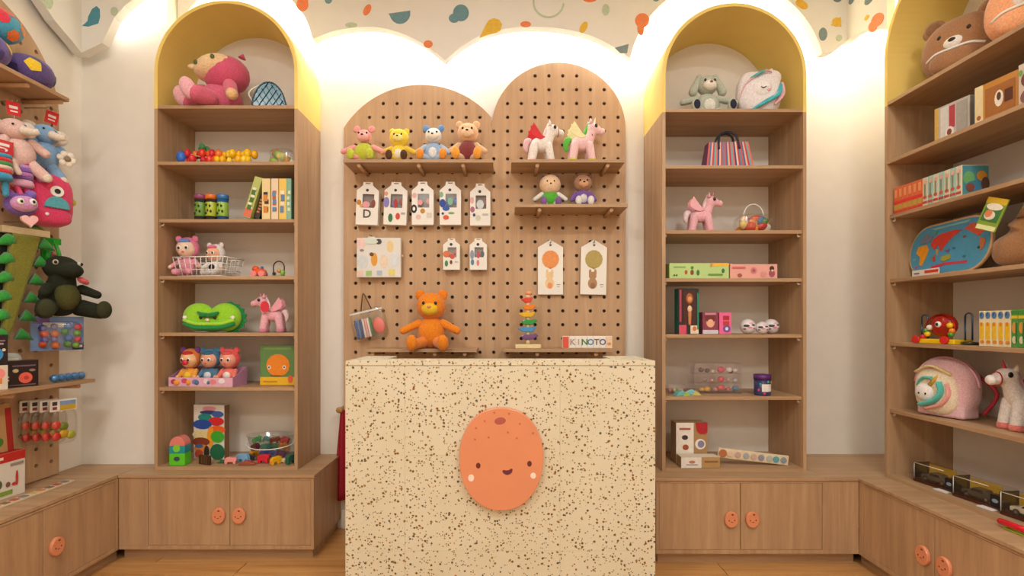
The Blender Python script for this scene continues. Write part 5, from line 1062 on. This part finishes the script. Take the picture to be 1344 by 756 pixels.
for x_, zz, c in ((.09, .16, '#8a4a34'), (.17, .1, '#2f4a4a'), (.04, .115, '#2f6a9a'), (.1, .07, '#2f7a8a'), (-.17, .05, '#c94a6a'), (-.19, .09, '#7fb8c0')): obj('ship_print', MB(c).dot(x_, zz, .009, .006, -.001), t)
carton('puzzle_slip', 'white and red packing slip in front of the map board', (1.985, 2.395, z+.0006), (.16, .006, .032), '#efe6d8', RW-.04, None, [('r', .25, .6, .5, .4, '#e0402f'), ('r', -.3, .5, .2, .2, '#7a6a8a')], cat='card')
# burlap sack with a green card
t = thing('burlap_sack', 'brown burlap sack with a green seed card on the fourth right-wall shelf', 'bag', (2.05, 1.985, z+.001), RW)
obj('sack', MB('#a9784a', 'plush').ell((0, 0, .07), (.125, .07, .07), e1=.7, e2=.8).ell((.015, 0, .12), (.085, .055, .06)).tube(spline([(0, 0, .15), (.02, 0, .2), (.05, 0, .235)], 4), [.07, .06, .05, .045, .045, .045, .047, .05, .055]), t, remesh=.009)
obj('tie', MB('#7a5a34').tube([(.028+.052*math.cos(q), .05*math.sin(q), .19) for q in [2*PI*i/16 for i in range(16)]], .004, 6, closed=True), t)
cd = obj('seed_card', MB('#8fae3f', 'gloss').bb(-.045, .045, -.002, .002, -.065, .065), t); cd.location = (-.055, -.09, .215); cd.rotation_euler = (-.1, .38, 0)
a = MB('#e2bf2c').rect(0, .053, .09, .024, -.0022).m('#f1ecd8').dot(0, .03, .036, .014, -.0024).m('#3f7a3a').rect(0, .0, .074, .06, -.0023).m('#efe4d4').dot(-.005, -.005, .024, .018, -.0034).m('#e58a5a').dot(-.012, .002, .016, .016, -.0038).m('#e9efb0').rect(0, -.054, .085, .018, -.0024)
obj('card_print', a, cd)
# fifth shelf: bead maze and boxes
z = WZs[4]
t = thing('bead_coaster', 'wooden bead maze with a red bug and blue wire arches on the fifth right-wall shelf', 'toy', (2.02, 2.335, z+.0006), RW+.15)
obj('base', MB('#f0c41a', 'gloss').bb(-.105, .09, -.05, .05, .0, .022), t, bevel=.004)
for x_ in (-.085, .05): obj('wheel', MB('#d8302c', 'gloss').cyl((x_, -.06, .0185), (x_, -.05, .0185), .018), t)
for x_, hh in ((-.09, .135), (.11, .14)):
    obj('wire_arch', MB('#5a7fa8', 'metal').tube([(x_-.015, 0, .02), (x_-.015, 0, hh-.015)]+[(x_+.015*math.cos(q), 0, hh-.015+.015*math.sin(q)) for q in [PI-PI*i/8 for i in range(9)]]+[(x_+.015, 0, .02)], .0034, 7), t)
obj('foot', MB('#3a3a2a', 'gloss').lathe([(0, 0), (.03, 0), (.03, .012), (0, .014)], (.115, 0, 0)), t)
bd_ = obj('bug_body', MB('#a82418', 'gloss').ell((0, 0, .085), (.062, .03, .055)), t); obj('bug_eye', MB('#f2efe8', 'gloss').ell((0, -.03, .09), (.014, .008, .014)).m('#2a2a2a', 'gloss').ell((0, -.037, .09), (.007, .004, .008)), bd_)
obj('wire_arch', MB('#c8341f', 'metal').tube([(.07*math.cos(q), -.02, .06+.075*math.sin(q)) for q in [PI*i/14 for i in range(15)]], .0034, 7), t)
for x_, zz, c in ((-.055, .045, '#f0c41a'), (-.06, .06, '#4f9a3a'), (-.045, .075, '#e9e2d4'), (.055, .045, '#4f9a3a'), (.06, .06, '#e9842a'), (.05, .085, '#f0c41a'), (-.075, .03, '#d8302c')): obj('bead', MB(c, 'gloss').ell((x_, -.025, zz), .013, seg=12, rings=8), t)
y = 2.118
for i in range(5):
    w_ = .0268
    carton('flash_card_box', '%s yellow and white card box from the far end on the fifth right-wall shelf' % ['first', 'second', 'third', 'fourth', 'fifth'][i], (2.03, y-w_/2, z+.0006), (w_-.0008, .1, .146), '#efe2bc', RW, 'yellow card boxes on the fifth right-wall shelf', [('r', 0, .42, .7, .46, '#f0c22a'), ('e', 0, .87, .8, .2, '#5a86b0'), ('e', -.1, .9, .3, .1, '#2f5f90'), ('e', .1, .12, .7, .1, '#e08a2a'), ('r', 0, .62, .3, .1, '#e98a1e')]); y -= w_
for i in range(5):
    w_ = .0275
    carton('flash_card_box', '%s green card box from the far end on the fifth right-wall shelf' % ['first', 'second', 'third', 'fourth', 'fifth'][i], (2.03, y-w_/2-.001, z+.0006), (w_-.0008, .1, .148), '#5aa04a', RW, 'green card boxes on the fifth right-wall shelf', [('r', 0, .93, .96, .06, '#3f8a3a'), ('r', 0, .8, .9, .08, '#e9d23a'), ('e', 0, .52, .7, .3, '#e0a04a'), ('e', 0, .2, .6, .2, '#d9d4b0'), ('r', .3, .4, .2, .5, '#2f7a3a')]); y -= w_
# sixth shelf: unicorn backpack and white winged pony
z = WZs[5]
t = thing('unicorn_backpack', 'pastel plush unicorn backpack on the sixth right-wall shelf', 'backpack', (2.045, 2.345, z+.001), RW+.25)
obj('pack', MB('#f2c6cc', 'plush').ell((0, 0, .135), (.125, .07, .138), e1=.8, e2=.7, seg=28, rings=18).bb(-.1, .1, -.05, .05, .002, .06), t, remesh=.009)
obj('front_panel', MB('#f4e3c6', 'plush').ell((-.008, -.047, .12), (.098, .032, .108), e1=.8, e2=.8), t)
uh = obj('unicorn_head', MB('#f6f1ec', 'plush').ell((-.045, -.07, .11), (.045, .022, .042)), t)
for q in ((-.06, -.092, .105), (-.03, -.092, .105)): obj('eye', MB(BLK).ell(q, (.004, .003, .005), seg=8, rings=6), uh)
obj('horn', MB('#d9a94a', 'gloss').tube([(-.02, -.07, .145), (0, -.075, .175), (.012, -.075, .195)], [.014, .009, .002]), uh)
for pts, c, r in (([(-.08, -.06, .14), (-.05, -.075, .175), (-.01, -.08, .18)], '#5fc2b4', .014), ([(.02, -.078, .165), (.03, -.08, .12), (.0, -.085, .075), (-.06, -.08, .05)], '#58c4b8', .02), ([(.05, -.072, .16), (.058, -.074, .11), (.025, -.08, .06), (-.04, -.076, .035)], '#f0a8a0', .015), ([(-.1, -.05, .2), (-.02, -.07, .235), (.06, -.06, .2)], '#f0d49a', .014)): obj('mane_lock', MB(c, 'plush').tube(spline(pts, 5), r, 8, flat=.5), t)
obj('strap', MB('#c9344a').tube(spline([(.08, .06, .2), (.14, .09, .12), (.1, .07, .02)], 5), .008, 7), t); obj('zip', MB('#e9a8b8', 'gloss').tube([(.138*math.cos(q), -.01, .135+.14*math.sin(q)) for q in [.1+(PI-.2)*i/18 for i in range(19)]], .005, 6), t)
t = pony('winged_pony', 'white plush pony with red wings and pink hooves on the right-wall shelf', (2.1, 2.045, z+.001), .285, '#f1e9e2', '#efb4bc', '#ec8478', '#c9141e', '#c93a4a', PI-.15, 'winged plush ponies', tail='#efb4bc', bridle='#c9141e')
# toy cars in clear cases
z = BT+.0176
for i, (yc, cc, nm) in enumerate(((2.36, '#5a5348', 'far dark'), (2.145, '#4a443c', 'middle dark'), (1.93, '#d9d2c0', 'nearest cream'))):
    t = thing('toy_car_case', '%s toy car in a clear display case on the bottom right-wall shelf' % nm, 'toy car', (2.03, yc, z+.0006), RW+.12, 'cased toy cars')
    obj('plinth', MB('#4a2418', 'gloss').bb(-.1, .1, -.045, .045, 0, .012), t, bevel=.002)
    obj('case', MB('#f2ecd8', 'clear').bb(-.096, .096, -.042, .042, .0121, .088), t, bevel=.002)
    obj('backdrop', MB('#e0b83a').bb(-.09, .04, .034, .037, .014, .08), t)
    obj('end_plate', MB('#16181c', 'gloss').bb(-.1005, -.0965, -.044, .044, .013, .088), t)
    bl = obj('badge_block', MB('#15171c', 'gloss').bb(.055, .098, -.0435, -.012, .013, .06), t, bevel=.002); obj('badge', MB('#8a9aa8', 'gloss').dot(.076, .036, .012, .008, -.0436), bl)
    cb = obj('car_body', MB(cc, 'gloss').prism([(-.082, .02), (.045, .02), (.048, .034), (.03, .04), (.012, .056), (-.03, .057), (-.055, .042), (-.082, .038)], -.022, .02), t, bevel=.004)
    obj('car_window', MB('#1a1c20', 'gloss').prism([(-.04, .043), (.014, .042), (.006, .053), (-.028, .054)], -.0228, .0208), cb)
    for x_ in (-.056, .025): obj('wheel', MB('#1a1a1a').cyl((x_, -.025, .0215), (x_, -.016, .0215), .0115).m('#a9a49a', 'metal').cyl((x_, -.026, .0215), (x_, -.0249, .0215), .006), cb)
    obj('price_tag', MB('#eee9e0').bb(.03, .09, -.075, -.047, 0, .0035), t)
    obj('edge_trim', MB('#efe9dc', 'gloss').tube([(-.096, -.0425, .0885), (.05, -.0425, .0885)], .0016, 5).tube([(-.096, -.0425, .0885), (-.096, -.0425, .013)], .0016, 5), t)
t = thing('pull_toy', 'red plastic loop toy on a lime base lying on the right worktop', 'toy', (1.915, 1.86, BT+.0006), RW)
obj('base', MB('#a9c22c', 'gloss').prism([(-.06, 0), (.12, 0), (.12, .006), (-.06, .006)], -.03, .03), t, bevel=.002)
obj('loop', MB('#d81a2c', 'gloss').tube(spline([(-.08, -.02, .02), (-.02, -.03, .026), (.05, -.02, .024), (.11, .0, .022)], 6), .0115, 10), t)

# ------------------------------------------------------------ left wall (things face +x)
LW = PI/2
def lhook(y, z, l=.09):
    obj('peg_hook', MB('#b9b2a4', 'metal').tube([(LX-.01, y, z), (LX+l, y, z), (LX+l+.006, y, z+.008)], .0024, 7), lpeg, world=False).matrix_parent_inverse = Matrix.LocRotScale(lpeg.location, lpeg.rotation_euler, None).inverted()
def play_ball(label, loc, col, patches, rz, r=(.098, .075, .075)):
    t = thing('plush_ball', label, 'plush toy', loc, rz, 'patchwork plush balls on the upper left-wall shelf')
    obj('body', MB(col, 'plush').ell((0, 0, r[2]), r, seg=28, rings=18), t)
    for a, e, c, q, n_ in patches:
        v = Vector((math.sin(a)*math.cos(e)*r[0], -math.cos(a)*math.cos(e)*r[1], math.sin(e)*r[2])); pl = []
        nrm = Vector((v.x/r[0]**2, v.y/r[1]**2, v.z/r[2]**2)).normalized(); u = nrm.cross(Vector((0, 0, 1))).normalized(); w2 = nrm.cross(u)
        ring_ = []; crn = [v+(u*math.cos(2*PI*i/n_)+w2*math.sin(2*PI*i/n_))*q for i in range(n_)]; pl = [crn[i].lerp(crn[(i+1) % n_], f_) for i in range(n_) for f_ in (0, .25, .5, .75)]; n_ = len(pl)
        for p in pl:
            f = math.sqrt((p.x/r[0])**2+(p.y/r[1])**2+(p.z/r[2])**2); ring_.append(p/f*1.02)
        m_ = MB(c, 'plush'); fit = lambda p: p/math.sqrt((p.x/r[0])**2+(p.y/r[1])**2+(p.z/r[2])**2)*1.02
        vs = [fit(v)]+[fit(v.lerp(p, f_)) for f_ in (.34, .67, 1) for p in ring_]
        m_.add([x+Vector((0, 0, r[2])) for x in vs], [(0, 1+i, 1+(i+1) % n_) for i in range(n_)]+[(1+k_*n_+i, 1+k_*n_+n_+i, 1+k_*n_+n_+(i+1) % n_, 1+k_*n_+(i+1) % n_) for k_ in (0, 1) for i in range(n_)], True); obj('patch', m_, t)
    return t
S_ = LS1+.0006
play_ball('purple plush ball with a yellow pentagon at the shelf end on the left wall', (-2.215, 2.345, S_), '#5d4a8a', [(-.3, .2, '#f2cf2c', .036, 5), (1.25, -.1, '#3fa0c0', .03, 5), (-1.2, -.3, '#3a3060', .03, 5), (.5, .7, '#7a62a8', .034, 5)], LW-.25)
play_ball('purple plush ball with a yellow patch nearer the camera on the left wall', (-2.21, 2.125, S_), '#6a5498', [(1.0, .35, '#f2cf2c', .034, 5), (-.1, .2, '#4fa6cc', .03, 5), (.2, -.4, '#4a3a78', .03, 5)], LW-.25)
play_ball('sky blue plush ball with red and orange patches resting on top of the purple ones', (-2.23, 2.20, LS1+.14), '#4aa6c8', [(-.15, .25, '#e0344a', .034, 8), (.95, .1, '#f09a4a', .03, 6), (.5, -.6, '#ef7a2a', .03, 6), (.3, .9, '#ee6a5a', .034, 8), (-.8, .0, '#f0604a', .03, 8)], LW-.3, (.1, .075, .075))
def tagcard(y, z, x=-2.26):
    pass
def elephant(label, loc, col, acc, rz, ry=0, group='hanging plush elephants'):
    t = thing('plush_elephant', label, 'plush toy', loc, rz, group, ry=ry)
    obj('body', MB(col, 'plush').ell((0, 0, -.06), (.06, .05, .07)), t)
    hd = obj('head', MB(col, 'plush').ell((-.012, -.012, .04), (.052, .048, .046)), t)
    obj('trunk', MB(acc, 'plush').tube(spline([(.0, -.05, .035), (.02, -.08, .025), (.04, -.095, .03)], 4), [.022, .02, .019, .018, .017, .016, .015, .014, .013]), hd)
    for sx in (-1, 1):
        e = obj('ear', MB(acc, 'plush').ell((sx*.058-.012, .005, .05), (.034, .014, .036)), t)
        obj('arm', MB(col, 'plush').cap((sx*.05, -.01, -.01), (sx*.085, -.03, -.05), .02, .019), t)
        l = obj('leg', MB(col, 'plush').cap((sx*.03, -.01, -.105), (sx*.07, -.03, -.155), .027, .025), t); obj('foot_pad', MB(acc, 'plush').ell((sx*.074, -.045, -.163), (.02, .014, .02)), l)
        obj('eye', MB(BLK).ell((sx*.022-.012, -.058, .052), .005, seg=8, rings=6), hd)
    obj('price_card', MB('#d8202a', 'gloss').bb(-.024, .024, -.003, -.001, .105, .165).m('#f4ece6').rect(0, .14, .03, .012, -.0032).rect(0, .122, .026, .006, -.0032), t)
    obj('loop', MB('#efe9e0').tube([(0, 0, .08), (0, .0, .17)], .0014, 5), t)
    return t
t = elephant('pale blue plush elephant with a daisy hanging from the left pegboard', (-2.215, 2.43, 2.085), '#86b0d8', '#efe2cf', LW-.55, ry=.15)
fl_ = obj('daisy', MB('#f3ead8', 'plush'), t); bpy.data.objects.remove(fl_)
mm = MB('#f3ead8', 'plush')
for i in range(6): mm.ell((.07+.024*math.cos(PI/3*i), -.055, -.055+.024*math.sin(PI/3*i)), (.016, .008, .016), seg=10, rings=6)
fl_ = obj('daisy', mm, t); obj('daisy_centre', MB('#9a8468', 'plush').ell((.07, -.064, -.055), (.014, .006, .014), seg=10, rings=6), fl_)
elephant('pale pink and cream plush elephant hanging nearest the camera on the left pegboard', (-2.205, 2.275, 2.05), '#e9c4bc', '#e9dccb', LW-.4, ry=-.1)
lhook(2.43, 2.258, .11); lhook(2.275, 2.222, .11)
def stripe_doll(label, loc, cols, rz, face):
    t = thing('striped_doll', label, 'plush toy', loc, rz, 'striped rag dolls on the left pegboard')
    for i in range(5): obj('stripe', MB(cols[i % len(cols)], 'plush').lathe([(.036, .0165*i), (.039, .0165*i+.008), (.036, .0165*(i+1))], seg=16), t)
    obj('head_card', MB('#c9182a', 'gloss').bb(-.04, .04, -.012, -.008, .085, .145).m('#f1e9e4').rect(0, .125, .05, .012, -.0122).dot(.0, .104, .02, .009, -.0122), t)
    obj('head', MB(face, 'plush').ell((0, .004, .1), (.04, .018, .03)), t)
    obj('skirt', MB(cols[-1], 'plush').lathe([(0, -.03), (.034, -.03), (.042, -.02), (.036, 0), (0, .0)], seg=16), t)
    for sx in (-1, 1):
        obj('arm', MB(cols[1], 'plush').cap((sx*.038, 0, .07), (sx*.062, -.005, .02), .012, .011), t); obj('leg', MB(cols[0] if sx < 0 else cols[-2], 'plush').cap((sx*.016, 0, -.03), (sx*.018, 0, -.085), .012, .011), t)
    return t
stripe_doll('purple striped rag doll hanging on the left pegboard', (-2.2, 2.295, 1.87), ['#7a4f96', '#c07ac0', '#8a5aa8', '#b890d0', '#e84a8a', '#e9b0cc'], LW-.35, '#c99ad0')
stripe_doll('red and green striped rag doll hanging at the photo edge on the left pegboard', (-2.19, 2.185, 1.87), ['#d8303a', '#e9d2c0', '#4f9a5a', '#d8303a', '#3f9ac0', '#3f9ac0'], LW-.35, '#c93a3a')
lhook(2.295, 2.01, .1); lhook(2.185, 2.01, .1)
t = thing('furry_doll', 'lilac furry doll with big eyes and a pink heart hanging on the left pegboard', 'plush toy', (-2.185, 2.285, 1.715), LW-.4, ry=-.15)
obj('fur', MB('#7a5ab0', 'plush').ell((0, .01, .045), (.062, .04, .052)), t); hd = obj('face', MB('#d89ac8', 'plush').ell((0, -.02, .045), (.05, .03, .036)), t)
for sx in (-1, 1): e = obj('eye', MB('#f4f0ea', 'gloss').ell((sx*.022, -.046, .052), (.014, .008, .015)).m('#241f22', 'gloss').ell((sx*.022, -.053, .052), (.006, .004, .007), seg=8, rings=6), hd); obj('tuft', MB('#8a6ac0', 'plush').ell((sx*.04, 0, .09), (.02, .018, .02)), t)
hp = [(.028*math.sin(q)**3*1.1, -.03+.0017*(13*math.cos(q)-5*math.cos(2*q)-2*math.cos(3*q)-math.cos(4*q))*1.1) for q in [2*PI*i/28 for i in range(28)]]
obj('heart', MB('#f6c3c0', 'gloss').prism(hp, -.045, -.03), t, bevel=.003); obj('hanger', MB('#e04a7a').cap((0, 0, .09), (0, .01, .13), .012, .01), t); lhook(2.285, 1.852, .1)
# pink monster backpack
t = thing('monster_backpack', 'pink one-eyed monster backpack hanging on the left pegboard', 'backpack', (-2.2, 2.415, 1.685), LW-.5)
obj('pack', MB('#e0406a', 'plush').ell((0, 0, .125), (.098, .055, .125), e1=.6, e2=.65, seg=24, rings=16), t)
obj('flap', MB('#c9182c', 'plush').ell((-.03, .03, .17), (.09, .045, .1), e1=.6, e2=.6), t)
e = obj('eye', MB('#f3efe6', 'gloss').disc((.02, .165), .026, .026, -.062, -.05), t, bevel=.002); obj('pupil', MB(BLK).disc((.02, .165), .012, .012, -.064, -.0621), e)
obj('pocket', MB('#58a8b4', 'plush').prism(arc(.02, .085, .048, 0, PI, 14, .055), -.066, -.05), t, bevel=.003)
obj('lower_pocket', MB('#d83a66', 'plush').ell((0, -.03, .045), (.085, .035, .04), e1=.7, e2=.7), t); obj('button', MB('#e9e2d8', 'gloss').ell((-.02, -.066, .05), (.008, .004, .008)), t)
for sx in (-1, 1): obj('horn', MB('#c9c83a', 'plush').ell((sx*.1, 0, .135), (.016, .014, .018)), t)
obj('hang_loop', MB('#a8142a').tube(spline([(-.02, .02, .24), (0, .03, .29), (.02, .02, .24)], 5), .006, 6), t); lhook(2.415, 1.972, .08)
t = thing('green_plush', 'little green plush ball with a leaf hanging below the monster backpack', 'plush toy', (-2.25, 2.41, 1.615), LW)
obj('body', MB('#8aa83a', 'plush').ell((0, 0, .035), (.042, .036, .038)), t); obj('leaf', MB('#2f7a3a', 'plush').ell((-.02, -.01, .075), (.026, .012, .022)), t); obj('loop', MB('#d8cdb0').tube([(0, 0, .07), (0, .01, .11)], .002, 5), t); lhook(2.41, 1.725, .06)
# spiky tail
t = thing('dragon_tail', 'long olive dragon tail with bright green spikes hanging on the left pegboard', 'costume', (-2.22, 2.33, 1.10), LW-.35)
tp = [(-.085, .1), (-.07, .06), (-.05, .1), (.0, .3), (.055, .53), (-.055, .53), (-.075, .3)]
obj('tail', MB('#7c7a22', 'plush').prism(tp, -.02, .02), t, bevel=.01); obj('backing', MB('#1f2a1c', 'plush').prism([(x*1.35-.01, z_) for x, z_ in tp], .0205, .035), t)
for i in range(6):
    zz = .5-.085*i
    for sx in (-1, 1):
        xx = sx*(.056-.006*i)-.011*i; obj('spike', MB('#2c9a33' if sx < 0 else '#25842d', 'plush').tube([(xx, 0, zz), (xx+sx*.025, -.006, zz-.012), (xx+sx*.055, -.01, zz-.03)], [.03, .018, .002], 10), t)
obj('band', MB('#c9b48a').bb(-.09, .09, -.012, .012, .53, .56), t); lhook(2.33, 1.69, .09)
# dark dinosaur with a green strap
t = thing('plush_dinosaur', 'dark green plush dinosaur hanging by a bright green strap', 'plush toy', (-2.17, 2.455, 1.29), LW-.35)
DG = '#1c2110'
obj('body', MB(DG, 'plush').ell((0, 0, .05), (.085, .075, .085)).cap((.0, -.01, .1), (.0, -.02, .17), .06, .05), t, remesh=.009)
obj('belly_patch', MB('#4a4a1c', 'plush').ell((.0, -.05, .06), (.055, .04, .065)), t)
hd = obj('head', MB(DG, 'plush').ell((0, -.01, .2), (.072, .07, .06)).ell((0, -.075, .185), (.052, .055, .038)), t, remesh=.009)
for sx in (-1, 1):
    obj('eye', MB('#c9c4b0', 'gloss').ell((sx*.05, -.058, .222), (.012, .01, .013)).m('#15140f', 'gloss').ell((sx*.054, -.066, .222), (.007, .006, .008), seg=8, rings=6), hd)
    l = obj('leg', MB(DG, 'plush').cap((sx*.07, -.03, .01), (sx*.115, -.1, -.01), .042, .036), t); obj('foot', MB('#35381c', 'plush').ell((sx*.12, -.125, .0), (.034, .024, .044)), l)
    obj('arm', MB(DG, 'plush').cap((sx*.07, -.04, .1), (sx*.11, -.085, .075), .024, .02), t)
obj('tongue', MB('#d8626a', 'plush').ell((.05, -.085, .14), (.028, .02, .014), rot=(0, .5, 0)), t)
for q in ((.0, .05, .255), (0, .07, .2), (0, .085, .12)): obj('back_spike', MB('#b84a5a' if q[2] > .25 else '#2f8a3a', 'plush').tube([q, (q[0], q[1]+.02, q[2]+.022)], [.018, .003], 8), t)
for sx in (-1, 1): obj('strap', MB('#1fae2c', 'gloss').tube([(sx*.035, .05, .22), (sx*.025, .06, .29), (sx*.01, .065, .34)], .022, 8, flat=.3), t)
obj('strap_top', MB('#22b830', 'gloss').bb(-.036, .036, .058, .064, .32, .35), t); lhook(2.50, 1.635, .1)
# bead craft pack
t = thing('bead_pack', 'clear blister pack of colourful beads hanging above the lower left-wall shelf', 'toy pack', (-2.18, 2.455, 1.09), LW-.75)
obj('backing_card', MB('#6f8fc0', 'gloss').bb(-.098, .098, .012, .016, 0, .165).m('#7a5a9a').rect(-.06, .145, .06, .03, .012).m('#e9ddc8').rect(.0, .125, .11, .022, .0118), t, bevel=.002)
obj('blister', MB('#dfe8f2', 'clear').ell((.012, 0, .075), (.084, .028, .07), e1=.5, e2=.5, seg=20, rings=12), t)
rr = random.Random(21)
for i in range(16):
    obj('bead', MB(['#e2502a', '#f0762a', '#3f9a3a', '#6fae3a', '#5a5aa8', '#8a80c0', '#3f7ac0', '#d83a4a'][i % 8], 'gloss').ell((-.05+.04*(i % 4)+rr.uniform(-.008, .008), -.004, .03+.028*(i//4)+rr.uniform(-.006, .006)), rr.uniform(.013, .018), seg=12, rings=8), t)
obj('corner_print', MB('#3a2a44').rect(.075, .018, .044, .03, .0118).m('#e4e0e6').rect(.08, .02, .024, .012, .0106), t); lhook(2.49, 1.262, .1)
# lower shelf
S_ = LS2+.0006
carton('putty_box', 'dark brown box with a coral ball print on the lower left-wall shelf', (-2.195, 2.27, S_), (.115, .075, .118), '#2a1a1c', LW-.45, 'dark putty boxes', [('e', .1, .34, .42, .42, '#e9604a'), ('e', .12, .34, .16, .16, '#b83a3a'), ('e', -.2, .62, .18, .14, '#c9b88a'), ('e', .3, .62, .2, .1, '#8a7a6a'), ('r', .05, .8, .7, .05, '#7a5a6a'), ('r', 0, .08, .8, .05, '#6a4a4a'), ('e', -.42, .4, .06, .06, '#d8cfc4'), ('e', -.42, .28, .06, .06, '#d8cfc4')])
carton('cream_pack', 'white pack with a pink ice-cream print at the photo edge on the lower shelf', (-2.19, 2.135, S_), (.1, .07, .105), '#d9cdb8', LW-.45, None, [('e', .1, .66, .62, .5, '#ef8a86'), ('r', .1, .36, .42, .22, '#d98a3a'), ('e', -.3, .7, .4, .4, '#e8745a')])
carton('putty_box', 'dark box with a blue ball print stacked on the ice-cream pack', (-2.19, 2.135, S_+.1055), (.1, .07, .13), '#241a1e', LW-.45, 'dark putty boxes', [('e', .05, .36, .6, .46, '#2f8ac8'), ('r', 0, .7, .7, .06, '#a88a8a'), ('r', .1, .8, .6, .05, '#8a6a72'), ('e', .36, .5, .12, .1, '#d8c9a0')])
t = thing('silver_pouch', 'silver foil pouch standing behind the dark boxes on the lower shelf', 'bag', (-2.27, 2.265, S_), LW-.3)
obj('pouch', MB('#b9bcb4', 'gloss').ell((0, 0, .075), (.075, .022, .075), e1=.4, e2=.4), t); obj('label_sticker', MB('#e9e2c8').rect(.02, .115, .07, .022, -.0222), t)
t = thing('bead_tube', 'row of blue balls in a clear tube on the lower left-wall shelf', 'toy', (-2.15, 2.475, S_), LW)
obj('tube', MB('#e4eef4', 'clear').cap((-.075, 0, .021), (.085, 0, .021), .021), t)
for i in range(5): obj('ball', MB('#2f7ab4', 'gloss').ell((-.072+.037*i, 0, .021), .0185, seg=14, rings=10), t)
# header-card bags under the shelf
for i in range(4):
    x_ = -2.27+.042*i
    t = thing('header_bag', '%s header-card bag of fruit sweets under the lower left-wall shelf' % ['rearmost', 'second from the rear', 'third from the rear', 'frontmost'][i], 'bag', (x_, 2.425+.006*i, .64), LW-.35, 'header-card bags under the lower shelf')
    obj('header_card', MB('#ece7de', 'gloss').bb(-.055, .055, -.0015, .0015, .16, .215).m('#c9a42c').rect(.018, .176, .066, .024, -.0016).m('#7a9ac0').rect(.018, .198, .066, .02, -.0016).m('#3a3634').rect(-.036, .198, .02, .018, -.0016).m('#8a3a2c').rect(-.036, .176, .018, .014, -.0016), t)
    obj('bag', MB('#eef0ec', 'clear').ell((0, 0, .085), (.055, .019, .085), e1=.5, e2=.5), t)
    for j, c in enumerate(('#c9282c', '#d9a82c', '#b8b83a', '#d8402c', '#7a8a2c')): obj('sweet', MB(c, 'gloss').ell((-.03+.03*(j % 3), -.003, .04+.045*(j//3)+.01*(j % 2)), (.02, .011, .021), seg=12, rings=8), t)
lhook(2.44, .835, .17)
# on the left worktop
carton('garden_box', 'white box with a red top band on the left worktop', (-2.262, 2.235, BT+.0006), (.2, .07, .2), '#e6dfd2', LW-.02, None, [('r', 0, .9, 1, .2, '#c9281f'), ('r', -.2, .9, .4, .06, '#f1ece2'), ('r', -.1, .12, .6, .1, '#8aa83a'), ('e', -.1, .34, .14, .2, '#5a6a34'), ('e', .1, .3, .1, .12, '#8a5a4a'), ('e', .3, .4, .06, .34, '#c93a34'), ('e', .24, .28, .12, .08, '#c93a34'), ('r', .3, .72, .3, .06, '#9a948a')], top='#c9281f')
carton('fruit_puzzle', 'wooden fruit puzzle board leaning on top of the white box', (-2.262, 2.225, BT+.2022), (.17, .014, .215), '#c9a06c', LW-.02, None, [('r', .42, .45, .16, .9, '#b82a24'), ('e', -.2, .72, .24, .18, '#7a3a7a'), ('e', .05, .5, .26, .16, '#e0603a'), ('e', .1, .22, .28, .2, '#4f8a34'), ('e', -.25, .3, .24, .2, '#d8a02c')], rx=-.08, cat='toy')
t = thing('puzzle_strip', 'long slim wooden number strip lying on the left worktop', 'toy', (-2.15, 2.29, BT+.0006), LW)
obj('strip', MB('#d8c6a4').bb(-.2, .2, -.022, .022, 0, .008), t, bevel=.001)
for i in range(9): obj('inlay', MB(['#c98a5a', '#8a6a5a', '#b85a4a', '#7a7a86', '#c9b07a'][i % 5]).bb(-.18+.042*i, -.155+.042*i, -.013, .013, .008, .011), t)
obj('end_disc', MB('#d89a64').lathe([(0, .008), (.018, .008), (.018, .014), (0, .014)], (-.17, 0, 0)), t)
